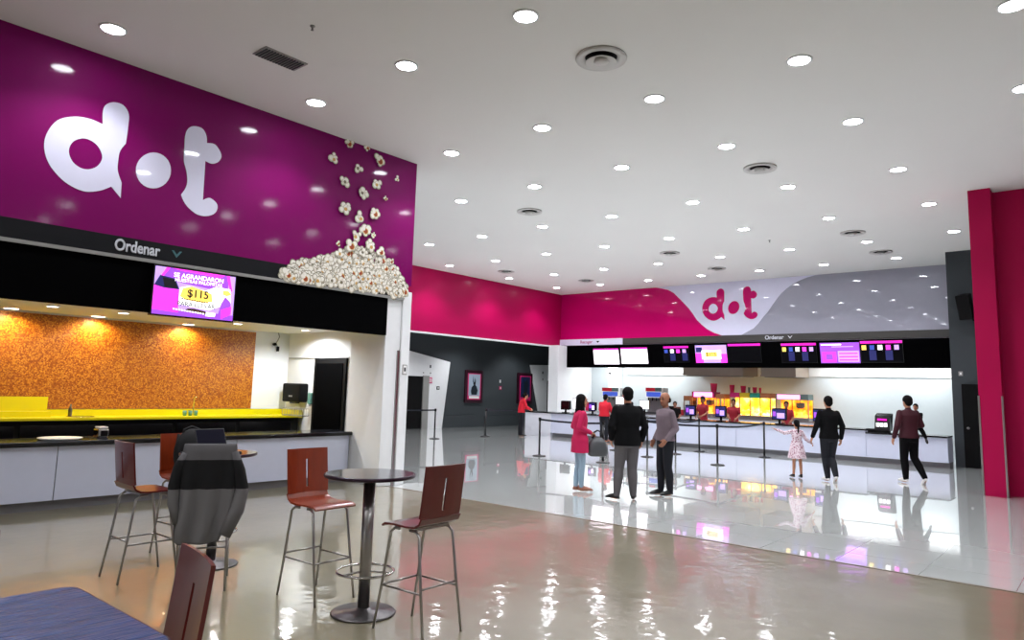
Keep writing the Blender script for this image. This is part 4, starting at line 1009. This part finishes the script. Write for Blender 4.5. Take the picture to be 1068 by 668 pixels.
# coat on stool E
def coat():
    r = empty('draped_coat', (cE.location.x, cE.location.y, 0), 'grey knitted coat with a black band draped over a bar stool back', 'coat', cE.rotation_euler.z)
    # local: stool back near y=-.21 ; coat wraps over it
    def ring(z, w, yc, d, amp, ph, xs=0):
        out = []
        for i in range(48):
            a = 2 * PI * i / 48; s_, c_ = math.sin(a), math.cos(a)
            x = w * (abs(c_) ** .6) * (1 if c_ > 0 else -1); y = d * (abs(s_) ** .7) * (1 if s_ > 0 else -1)
            y -= amp * math.sin(x * 38 + ph) * (1 if s_ < 0 else -.2)
            out.append(V((x + xs, yc + y, z)))
        return out
    rings = [ring(.40, .13, -.31, .03, .022, 0, -.06), ring(.42, .17, -.31, .035, .03, 0, -.05), ring(.55, .20, -.30, .04, .034, .3, -.03), ring(.68, .215, -.29, .045, .03, .5, -.01), ring(.8, .22, -.28, .05, .024, .8), ring(.92, .222, -.27, .05, .016, 1), ring(1.03, .22, -.26, .045, .009, 1.2), ring(1.12, .212, -.252, .038, .004, 1.4), ring(1.18, .206, -.25, .032, .0, 1.4), ring(1.195, .202, -.25, .016, 0, 1)]
    o = fixn(MB().loft(rings).build('coat_body', 'coat', r, smooth=True))
    for sx_, pts, rs in ((-1, [(-.19, -.26, 1.12), (-.235, -.27, 1.0), (-.255, -.28, .86), (-.25, -.29, .72), (-.21, -.30, .56)], [.03, .042, .046, .044, .03]),
                         (1, [(.19, -.27, 1.13), (.24, -.28, .98), (.27, -.29, .82), (.24, -.32, .66), (.16, -.35, .46)], [.03, .045, .055, .06, .05])):
        fixn(MB().tube(pts, rs, 14).build('sleeve', 'coat', r, smooth=True))
coat()
# backpack on stool D
r = empty('backpack', (-7.17, 3.50, .751), 'black backpack with loop handle resting on a bar stool seat', 'backpack', math.radians(5 - 90))
mb_ = MB().ell((0, -.04, .24), (.17, .11, .24), n=24, k=14)
o = mb_.build('pack_body', 'bpack', r, smooth=True)
MB().ell((0, .05, .17), (.13, .07, .14), n=20, k=10).build('front_pocket', 'bpack', r, smooth=True)
MB().tube([(-.09, -.05, .40), (-.08, -.05, .47), (0, -.05, .50), (.08, -.05, .47), (.09, -.05, .40)], .012).build('handle', 'bpack', r, smooth=True)
for s_ in (-1, 1): MB().tube([(s_ * .08, -.14, .42), (s_ * .09, -.155, .25), (s_ * .09, -.13, .06)], .015).build('strap', 'bpack', r, smooth=True)
r = empty('laptop', (-6.52, 3.45, 1.04), 'open dark laptop standing on the farther round table', 'laptop', math.radians(8))
MB().box((-.11, -.16, 0), (.11, .16, .016)).build('keyboard_deck', 'laptop', r, .004)
lid = MB().box((-.004, -.16, 0), (.004, .16, .22)).build('lid', 'laptop', r, .003); lid.location = (-.11, 0, .014); lid.rotation_euler.y = math.radians(-22)
s_ = MB().box((.0045, -.15, .01), (.0055, .15, .21)).build('display', 'lapscr', lid)
MB().box((-.09, -.14, .016), (.02, .14, .018)).build('keys', 'scrtxt', r)

# ------------------------------------------------------------------ people
def remesh(ob, vox, sm=3):
    m = ob.modifiers.new('rm', 'REMESH'); m.mode = 'VOXEL'; m.voxel_size = vox; m.use_smooth_shade = True
    s = ob.modifiers.new('sm', 'SMOOTH'); s.factor = .5; s.iterations = sm
    return ob
BASE = dict(pelvis=(0, 0, .94), waist=(0, .0, 1.08), chest=(0, .0, 1.28), neck=(0, -.01, 1.47), head=(0, .015, 1.62),
    shL=(-.175, 0, 1.415), elL=(-.225, -.03, 1.13), wrL=(-.235, .03, .88), shR=(.175, 0, 1.415), elR=(.225, -.03, 1.13), wrR=(.235, .03, .88),
    hipL=(-.085, 0, .91), knL=(-.095, .02, .49), anL=(-.10, -.02, .085), hipR=(.085, 0, .91), knR=(.095, .02, .49), anR=(.10, -.02, .085))
def person(lab, loc, rz, Ht, J=None, top='blackcl', bottom='blackcl', shoes='shoe', skin='skin', hair='short', sleeve='long', hemz=.86, headyaw=0, headpitch=0, hands=None, toes=None, vox=.011, bulk=1.0, hairm='hair', fem=False, dress=None, name='person', cat='person', face=True, big=0):
    s = Ht / 1.75
    P = {k: V(v) for k, v in BASE.items()}
    for k, v in (J or {}).items(): P[k] = V(v)
    r = empty(name, loc, lab, cat, rz); r.scale = (s, s, s)
    hands = hands or {}
    W = bulk
    # ---- body
    B = MB()
    def torso(mb_, g=0, z0=None):
        pel, wa, ch, nk = P['pelvis'], P['waist'], P['chest'], P['neck']
        sh = (P['shL'] + P['shR']) / 2
        ax = (P['shR'] - P['shL']); ax.z = 0; ax.normalize(); hx = P['hipR'] - P['hipL']; hx.z = 0; hx.normalize()
        secs = [(pel + V((0, 0, -.09)), .13, .10, hx), (pel, .165 if not fem else .17, .115, hx), (pel + (wa - pel) * .6, .15 if not fem else .135, .11, hx), (wa + V((0, 0, .04)), .145 if not fem else .125, .105, ax), (ch, .165 if not fem else .145, .12 if not fem else .125, ax), (ch + (sh - ch) * .55, .185 if not fem else .155, .11, ax), (ch + (sh - ch) * .9, .18 if not fem else .15, .085, ax), (sh + V((0, 0, .035)), .115, .06, ax), (nk, .06, .058, ax)]
        if z0 is not None:
            secs = [q for q in secs if q[0].z > z0]; b = P['pelvis']; secs.insert(0, (V((b.x, b.y, z0)), max(secs[0][1] * 1.02, .19 if z0 < .8 else .172), max(secs[0][2] * 1.03, .15 if z0 < .8 else .128), hx))
            secs = [secs[0]] + [(q[0], max(q[1], .18 if z0 < .8 else .17), max(q[2], .14 if z0 < .8 else .122), q[3]) if q[0].z < P['pelvis'].z + .03 else q for q in secs[1:]]
        rings = []
        for c, rx, ry, a in secs:
            f = V((-a.y, a.x, 0)); gx_ = g if c is not secs[-1][0] else g * .3
            rings.append([c + a * ((rx * W + gx_) * math.cos(t)) + f * ((ry * W + gx_) * math.sin(t)) for t in np.linspace(0, 2 * PI, 25)[:-1]])
        mb_.loft(rings)
    def arm(mb_, k, g=0, cut=1.0, fore=True):
        sh, el, wr = P['sh' + k], P['el' + k], P['wr' + k]
        mb_.cap(sh + V((0, 0, -.012)), .049 + g * .8, sh + (el - sh) * (cut if not fore else 1), .04 * W + g)
        if fore: mb_.cap(el, .039 * W + g, el + (wr - el) * cut, .026 * W + g)
    def leg(mb_, k, g=0, cut=1.0):
        hp, kn, an = P['hip' + k], P['kn' + k], P['an' + k]
        mb_.cap(hp, .082 * W + g, kn, .052 * W + g); mb_.cap(kn, .051 * W + g, kn + (an - kn) * .35 + V((0, -.012, 0)), .052 * W + g); mb_.cap(kn + (an - kn) * .35 + V((0, -.012, 0)), .052 * W + g, kn + (an - kn) * cut, .034 + g)
    torso(B)
    B.cap(P['neck'] - V((0, 0, .05)), .06, P['head'] - V((0, .015, .06)), .05)
    hr = Euler((headpitch, 0, headyaw)).to_matrix()
    hc = P['head']
    def hp_(x, y, z): return hc + hr @ V((x, y, z))
    B.ell(hp_(0, -.01, .03), (.079, .097, .102), hr, 20, 12)
    B.ell(hp_(0, .02, -.035), (.062, .071, .080), hr, 18, 10)
    B.ell(hp_(0, .055, -.085), (.03, .028, .024), hr)
    B.cap(hp_(0, .085, .02), .009, hp_(0, .105, -.022), .015)
    for e in (-1, 1): B.ell(hp_(e * .077, -.005, -.005), (.010, .018, .031), hr, 10, 6)
    for e in (-1, 1): B.ell(hp_(e * .03, .078, .034), (.026, .012, .008), hr, 10, 6)
    for k in 'LR': arm(B, k); leg(B, k)
    for k in 'LR':
        # foot
        an = P['an' + k]; td = V((toes or {}).get(k, (.12 * (1 if k == 'R' else -1), 1, -.32))).normalized(); fl = V((td.x, td.y, 0)).normalized() if td.z > -.5 else td
        B.cap(an, .034, an + V((0, 0, -.035)) - fl * .01, .028)
        B.cap(an + V((0, 0, -.048)), .024, an + V((0, 0, -.052)) + fl * .12, .018)
    Hb = MB()
    for k in 'LR':
        sgn = 1 if k == 'R' else -1
        wr, el = P['wr' + k], P['el' + k]
        hd = hands.get(k, {}); d = V(hd.get('dir', (wr - el))).normalized()
        n = V(hd.get('palm', (-sgn, 0, 0))); n = (n - d * n.dot(d)).normalized()      # palm normal
        side = d.cross(n).normalized()
        th = V(hd.get('thumb', (0, 1, 0)))
        if side.dot(th) < 0: side = -side                                            # side = thumb side
        curl = hd.get('curl', .35)
        pc = wr + d * .045
        B.cap(wr - d * .02, .024, wr + d * .03, .026)
        for q in (-1.5, -.5, .5, 1.5):
            B.cap(wr + d * .02 + side * q * .012, .015, wr + d * .085 + side * q * .0195, .0125)
        for q, ln in ((1.5, .072), (.5, .082), (-.5, .076), (-1.5, .060)):
            a = wr + d * .088 + side * q * .0205; dd_ = d
            for j in range(3):
                ang = curl * (j + .6); dd_ = (d * math.cos(ang) + n * math.sin(ang)).normalized(); b_2 = a + dd_ * ln * (.42, .33, .25)[j]
                B.cap(a, .0098 - j * .0008, b_2, .0092 - j * .0008, 8, 3); a = b_2
        a = wr + d * .022 + side * .024; t1 = (d * .75 + side * .65 + n * .25).normalized(); b_2 = a + t1 * .045
        B.cap(a, .015, b_2, .0115, 8, 3); t2 = (d * .95 + side * .15 + n * .35).normalized(); B.cap(b_2, .011, b_2 + t2 * .035, .009, 8, 3)
    remesh(B.build('body', skin, r), vox * .62 if big else vox, 2)
    # ---- face
    if face:
        for e in (-1, 1): 
            MB().ell(hp_(e * .029, .082, .018), (.012, .007, .007), hr, 10, 6).build('eye', 'eye', r, smooth=True)
            MB().ell(hp_(e * .031, .086, .044), (.020, .006, .005), hr, 10, 6).build('eyebrow', hairm, r, smooth=True)
        MB().ell(hp_(0, .088, -.055), (.024, .008, .007), hr, 12, 6).build('mouth', 'lip', r, smooth=True)
    # ---- clothes
    if top:
        T = MB(); torso(T, .018 + big * .004, hemz)
        for k in 'LR':
            if sleeve == 'long': arm(T, k, .016, .93)
            elif sleeve == 'short': arm(T, k, .016, .62, False)
        if not dress: T.cap(P['neck'] - V((0, 0, .03)), .066, P['neck'] + V((0, 0, .012)), .058)
        if dress:
            pel = P['pelvis']
            rings = [[V((pel.x, pel.y, z)) + V((rx * math.cos(t) * (1 + .05 * math.sin(t * 7)), ry * math.sin(t) * (1 + .05 * math.sin(t * 7)), 0)) for t in np.linspace(0, 2 * PI, 49)[:-1]] for z, rx, ry in ((1.12, .15, .12), (.98, .19, .15), (.8, .23, .19), (.6, .27, .23), (.585, .26, .22))]
            T.loft(rings)
        remesh(T.build('dress' if dress else 'jacket' if top in ('blackcl', 'pink', 'maroon') else 'shirt', top, r), vox, 3)
    if bottom:
        T = MB(); 
        pel = P['pelvis']; hx = (P['hipR'] - P['hipL']).normalized(); f = V((-hx.y, hx.x, 0))
        rings = [[pel + V((0, 0, dz_)) + hx * ((rx * W + .01) * math.cos(t)) + f * ((ry * W + .01) * math.sin(t)) for t in np.linspace(0, 2 * PI, 25)[:-1]] for dz_, rx, ry in ((-.12, .12, .10), (-.06, .16, .118), (0, .168, .118), (.07, .155, .112))]
        T.loft(rings)
        for k in 'LR': leg(T, k, .010 if bottom == 'jeans' else .020, .97)
        remesh(T.build('trousers', bottom, r), vox, 3)
    for k in 'LR':
        an = P['an' + k]; td = V((toes or {}).get(k, (.12 * (1 if k == 'R' else -1), 1, -.32))).normalized()
        u = td.cross(V((0, 0, 1))).normalized(); w_ = u.cross(td)
        rings = []
        heel = an + V((0, 0, -.045)) - td * .045
        flat = V((td.x, td.y, 0)).normalized() if td.z > -.5 else td
        for t, hw, hh in ((-.01, .024, .028), (.03, .038, .046), (.10, .040, .048), (.17, .048, .038), (.225, .043, .028), (.262, .02, .014)):
            c = heel + flat * t - V((0, 0, .0)); 
            upv = u.cross(flat).normalized(); base = c - upv * .04
            rings.append([base + u * (hw * math.cos(a)) + upv * (hh + hh * math.sin(a) if math.sin(a) > -.6 else hh * .4) for a in np.linspace(0, 2 * PI, 17)[:-1]])
        S_ = MB().loft(rings); S_.cap(an + V((0, 0, -.01)), .04, an + V((0, 0, .02)), .04)
        remesh(S_.build('shoe', shoes, r), .009, 2)
    # ---- hair
    Hh = MB()
    if hair:
        Hh.ell(hp_(0, -.022, .050), (.089, .101, .098), hr, 22, 14); Hh.ell(hp_(0, -.058, .0), (.080, .060, .082), hr, 18, 10)
    if hair == 'long':
        Hh = MB(); Hh.ell(hp_(0, -.022, .045), (.088, .098, .098), hr, 22, 14)
        for e in (-1, 1): Hh.cap(hp_(e * .05, -.02, .02), .05, hp_(e * .075, -.01, -.20), .045); Hh.cap(hp_(e * .075, -.01, -.20), .045, hp_(e * .07, .03, -.33), .022)
        Hh.cap(hp_(0, -.05, .0), .075, hp_(0, -.07, -.26), .06)
    if hair == 'pony':
        Hh.cap(hp_(0, -.10, .06), .03, hp_(0, -.14, -.02), .035); Hh.cap(hp_(0, -.14, -.02), .035, hp_(0, -.15, -.25), .018)
    if hair == 'cap':
        o = MB().lathe([(0, .155), (.05, .145), (.085, .10), (.092, .045), (.086, .04), (.0, .10)], n=24).build('cap_crown', 'navy', r, smooth=True); o.matrix_local = Matrix.Translation(hc + V((0, -.01, 0))) @ hr.to_4x4()
        o = MB().box((-.06, .05, .045), (.06, .16, .053)).build('cap_visor', 'navy', r, .01); o.matrix_local = Matrix.Translation(hc) @ hr.to_4x4()
    if hair: 
        if hair == 'bald':
            Hh = MB()
            for e in (-1, 1): Hh.ell(hp_(e * .055, -.04, .0), (.03, .06, .05), hr, 14, 8)
            Hh.ell(hp_(0, -.065, .01), (.06, .042, .06), hr, 16, 8)
        remesh(Hh.build('hair', hairm, r), .008, 2)
    return r
AWAY = math.atan2(F3.y, F3.x) - PI / 2      # rz that faces away from the camera
def floor_at(x, y): p = onz(x, y, 0); return V((p.x, p.y, 0))
def yaw_img(deg): return AWAY + math.radians(deg)   # + turns to the left of the picture

# woman in pink (profile to the right)
w1 = person('woman in a pink jacket and light jeans holding a grey handbag', floor_at(604, 513), yaw_img(-78), 1.66,
    J=dict(elL=(-.19, -.07, 1.16), wrL=(-.08, .17, 1.06), elR=(.20, -.08, 1.16), wrR=(.07, .19, 1.06), anL=(-.06, -.05, .085), knL=(-.07, .0, .49), knR=(.07, .03, .49), anR=(.06, .02, .085), head=(0, .03, 1.625)),
    top='pink', bottom='jeans', shoes='tanshoe', skin='skin', hair='long', fem=True, hemz=.70, bulk=.95, big=1, hands=dict(L=dict(dir=(.8, .5, -.1), palm=(0, -.3, -1), thumb=(0, 1, 0), curl=.7), R=dict(dir=(-.6, .7, -.2), palm=(0, -.3, -1), thumb=(0, 1, 0), curl=.7)))
m = w1.matrix_basis
s_ = 1.66 / 1.75
bagp = w1.location + Euler((0, 0, w1.rotation_euler.z)).to_matrix() @ V((0.03, .33, .0)) * s_
r = empty('handbag', (bagp.x, bagp.y, .60), 'soft grey handbag held by the woman in pink', 'handbag', w1.rotation_euler.z)
hb = MB(); rings = []
for z, wx, wy in ((0, .06, .12), (.02, .09, .16), (.12, .10, .185), (.24, .075, .15), (.32, .03, .09)):
    rings.append([V((wx * (abs(math.cos(a)) ** .6) * math.copysign(1, math.cos(a)), wy * (abs(math.sin(a)) ** .6) * math.copysign(1, math.sin(a)), z)) for a in np.linspace(0, 2 * PI, 33)[:-1]])
fixn(hb.loft(rings).build('bag_body', 'bag', r, smooth=True))
for e in (-.03, .03): MB().tube([(e, -.09, .31), (e, -.07, .41), (e, 0, .45), (e, .07, .41), (e, .09, .31)], .009).build('bag_handle', 'bpack', r, smooth=True)
MB().box((-.09, -.05, .17), (-.084, .05, .27)).build('bag_flap', 'bpack', r, .003)
# man, back to camera
person('man in a black jacket and grey trousers standing with his back to the camera', floor_at(654, 522), yaw_img(4), 1.80,
    J=dict(knL=(-.13, .02, .49), anL=(-.175, -.03, .085), knR=(.08, .02, .49), anR=(.09, -.02, .085), elL=(-.27, -.05, 1.14), wrL=(-.24, .09, .93), elR=(.27, -.04, 1.14), wrR=(.25, .07, .92), shL=(-.19, 0, 1.42), shR=(.19, 0, 1.42)),
    top='blackcl', bottom='greytr', hemz=.84, bulk=1.15, big=1, toes=dict(L=(-.7, .9, -.3), R=(.35, 1, -.32)))
# man facing left, looking at camera side
person('balding man in a grey mauve shirt and dark trousers facing left', floor_at(694, 517.5), yaw_img(112), 1.74,
    J=dict(elL=(-.22, -.06, 1.14), wrL=(-.20, .12, .95), elR=(.22, -.05, 1.14), wrR=(.19, .10, .93), anL=(-.08, -.04, .085), anR=(.09, .03, .085), knR=(.09, .04, .49)),
    top='mauve', bottom='navy', skin='skin2', hair='bald', hemz=.93, headyaw=math.radians(15), bulk=1.05, big=1)
# girl
gp = floor_at(832, 499)
person('small girl in a floral dress pointing left with her ponytail to the camera', gp, yaw_img(0), 1.24,
    J=dict(elL=(-.34, .08, 1.33), wrL=(-.55, .16, 1.42), elR=(.27, .02, 1.18), wrR=(.44, .06, 1.06), shL=(-.14, 0, 1.40), shR=(.14, 0, 1.40), head=(0, .015, 1.61), knL=(-.09, .03, .49), anL=(-.10, .06, .085), knR=(.09, .0, .49), anR=(.09, -.05, .085)),
    top='dress', bottom=None, hair='pony', dress=True, sleeve='long', hemz=.9, fem=True, face=True, skin='skin', bulk=.95, hands=dict(L=dict(palm=(0, 0, -1), curl=.15), R=dict(curl=.8)))
# man holding her hand
person('man in black sportswear and white shoes walking hand in hand with the girl', floor_at(866, 503), yaw_img(-2), 1.76,
    J=dict(elL=(-.26, -.04, 1.15), wrL=(-.33, .03, .90), elR=(.26, -.05, 1.14), wrR=(.27, .06, .88), knL=(-.07, .06, .50), anL=(-.04, .02, .085), knR=(.06, .07, .50), anR=(.03, -.22, .14)),
    top='blackcl', bottom='navy', shoes='wshoe', hemz=.88, bulk=1.08, toes=dict(R=(.1, .75, -.75)), hands=dict(L=dict(curl=.7)))
# man carrying child
mp = floor_at(950, 504.5)
m4 = person('man in a maroon jacket and white shoes carrying a small child', mp, yaw_img(4), 1.82,
    J=dict(elL=(-.27, -.05, 1.14), wrL=(-.30, .03, .90), elR=(.28, .0, 1.16), wrR=(.10, .24, 1.12), knL=(-.09, .05, .50), anL=(-.06, .06, .085), knR=(.12, .04, .50), anR=(.17, -.20, .13)),
    top='maroon', bottom='blackcl', shoes='wshoe', hemz=.90, bulk=1.08, toes=dict(R=(.1, .75, -.75)), hands=dict(R=dict(palm=(0, -1, 0), curl=.5)))
cp = mp + Euler((0, 0, m4.rotation_euler.z)).to_matrix() @ V((.31, .20, .0))
person('small child in dark clothes carried on the arm of the man in maroon', (cp.x, cp.y, .62), m4.rotation_euler.z + PI - .9, 1.02,
    J=dict(knL=(-.20, .16, .86), anL=(-.34, .14, .56), knR=(.20, .16, .86), anR=(.30, .22, .56), hipL=(-.09, .02, .93), hipR=(.09, .02, .93), elL=(-.2, .14, 1.25), wrL=(-.12, .28, 1.42), elR=(.2, .14, 1.25), wrR=(.12, .28, 1.42), head=(.0, .02, 1.64)),
    top='blackcl', bottom='blackcl', shoes='shoe', hair='short', hemz=.86, bulk=1.15, toes=dict(L=(-.4, .6, -.6), R=(.4, .6, -.6)))
# red customers at the counter
person('person in a red top and dark trousers leaning on the left end of far counter', floor_at(543, 455.5), yaw_img(-72), 1.66,
    J=dict(neck=(0, .10, 1.43), head=(0, .16, 1.56), chest=(0, .05, 1.26), shL=(-.17, .06, 1.38), shR=(.17, .06, 1.38), elL=(-.2, .14, 1.14), wrL=(-.12, .33, 1.06), elR=(.2, .14, 1.14), wrR=(.12, .33, 1.06)),
    top='red', bottom='navy', hemz=.92, sleeve='long')
person('customer in a red top and dark trousers leaning on the far counter', V((ony(630, 455, 21.05).x, 21.05, 0)), yaw_img(-38), 1.66,
    J=dict(neck=(0, .06, 1.45), head=(0, .10, 1.59), elL=(-.24, .10, 1.16), wrL=(-.10, .32, 1.05), elR=(.24, .10, 1.16), wrR=(.12, .34, 1.05), shL=(-.175, .03, 1.40), shR=(.175, .03, 1.40)),
    top='red', bottom='navy', shoes='tanshoe', hemz=.93, bulk=1.15)
# staff behind the counter
def staff(px, pyy, lab, top, yaw, hair='cap', J=None, ht=1.66, Y=23.2, skin='skin2'):
    p = ony(px, pyy, Y); person(lab, V((p.x, Y, 0)), PI + math.radians(yaw), ht, J=J or dict(elL=(-.22, .05, 1.16), wrL=(-.12, .26, 1.04), elR=(.22, .05, 1.16), wrR=(.12, .26, 1.04)), top=top, bottom='navy', hair=hair, sleeve='short', skin=skin, hemz=.9)
staff(733, 416, 'server in a dark red shirt before the pink signed popcorn machine', 'redd', -10)
staff(765, 418, 'server in a dark red shirt left of the yellow lit display cabinet', 'redd', 15, 'short', ht=1.60)
staff(820, 420, 'server in a red and navy shirt before the rightmost popcorn machine', 'redd', 20, 'short', ht=1.58)
staff(655, 413, 'server in navy seen beside the black jacket man at a white monitor', 'navy', 0, 'short', ht=1.66)
staff(704, 426, 'server bending low, mostly hidden behind the bald man', 'blackcl', 30, 'short', ht=1.45)

# ------------------------------------------------------------------ unseen lamps added to brighten the service area
def area(name, loc, sx_, sy_, e, col=(1, 1, 1), rot=(0, 0, 0)):
    l = bpy.data.lights.new(name, 'AREA'); l.shape = 'RECTANGLE'; l.size = sx_; l.size_y = sy_; l.energy = e; l.color = col
    o = bpy.data.objects.new(name, l); COL.objects.link(o); o.location = loc; o.rotation_euler = rot; return o
def add_fill_strip(x, y, z, lx, ly, e, lab):
    r = empty('added_strip_light', (x, y, z), lab, 'light fitting', group='added strip lights over the service counter')
    MB().box((-lx / 2, -ly / 2, -.05), (lx / 2, ly / 2, 0)).build('housing', 'white', r, .005)
    MB().box((-lx / 2 + .03, -ly / 2 + .02, -.056), (lx / 2 - .03, ly / 2 - .02, -.05)).build('diffuser', 'slens', r)
    area('strip_glow', (x, y, z - .07), lx, ly, e * .27, (.93, .98, 1.0))
for x in (-16.6, -14.3, -7.0, -4.6):
    add_fill_strip(x, 26.2, 3.1, 1.7, .3, 145, 'unseen strip light added to brighten the service area behind the menu board')
# unseen lamps added to brighten the far left passage wall and portals
for y in (14, 18, 22, 25.8):
    r = empty('added_passage_lamp', (-20.2, y, 4.4), 'unseen downlight added to brighten the passage behind the magenta bulkhead', 'downlight', group='added passage lamps')
    MB().lathe([(0, -.01), (.1, -.01), (.13, 0)], n=24).build('lens', 'slens', r); spot(V((-20.4, y, 4.36)), 260, (.95, .97, 1)).name = 'passage_glow'

# ------------------------------------------------------------------ world, camera, view
w = bpy.data.worlds.new('World'); S.world = w; w.use_nodes = True
w.node_tree.nodes['Background'].inputs[0].default_value = (.5, .5, .55, 1); w.node_tree.nodes['Background'].inputs[1].default_value = .05
cd = bpy.data.cameras.new('Camera'); co = bpy.data.objects.new('Camera', cd); COL.objects.link(co)
cd.sensor_fit = 'HORIZONTAL'; cd.sensor_width = 36; cd.lens = FPX * 36 / 1068
cd.shift_y = -(334 - CY) / 1068 * 1.0
mt = Matrix((R3, U3, -F3)).transposed().to_4x4(); mt.translation = CAM; co.matrix_world = mt
cd.clip_start = .05; cd.clip_end = 200
S.camera = co
S.view_settings.view_transform = 'Standard'; S.view_settings.look = 'None'; S.view_settings.exposure = .2; S.view_settings.gamma = 1
try: S.view_settings.use_curve_mapping = False
except Exception: pass
try: S.cycles.use_denoising = True; S.cycles.max_bounces = 8; S.cycles.sample_clamp_indirect = 6; S.cycles.use_light_tree = True
except Exception: pass
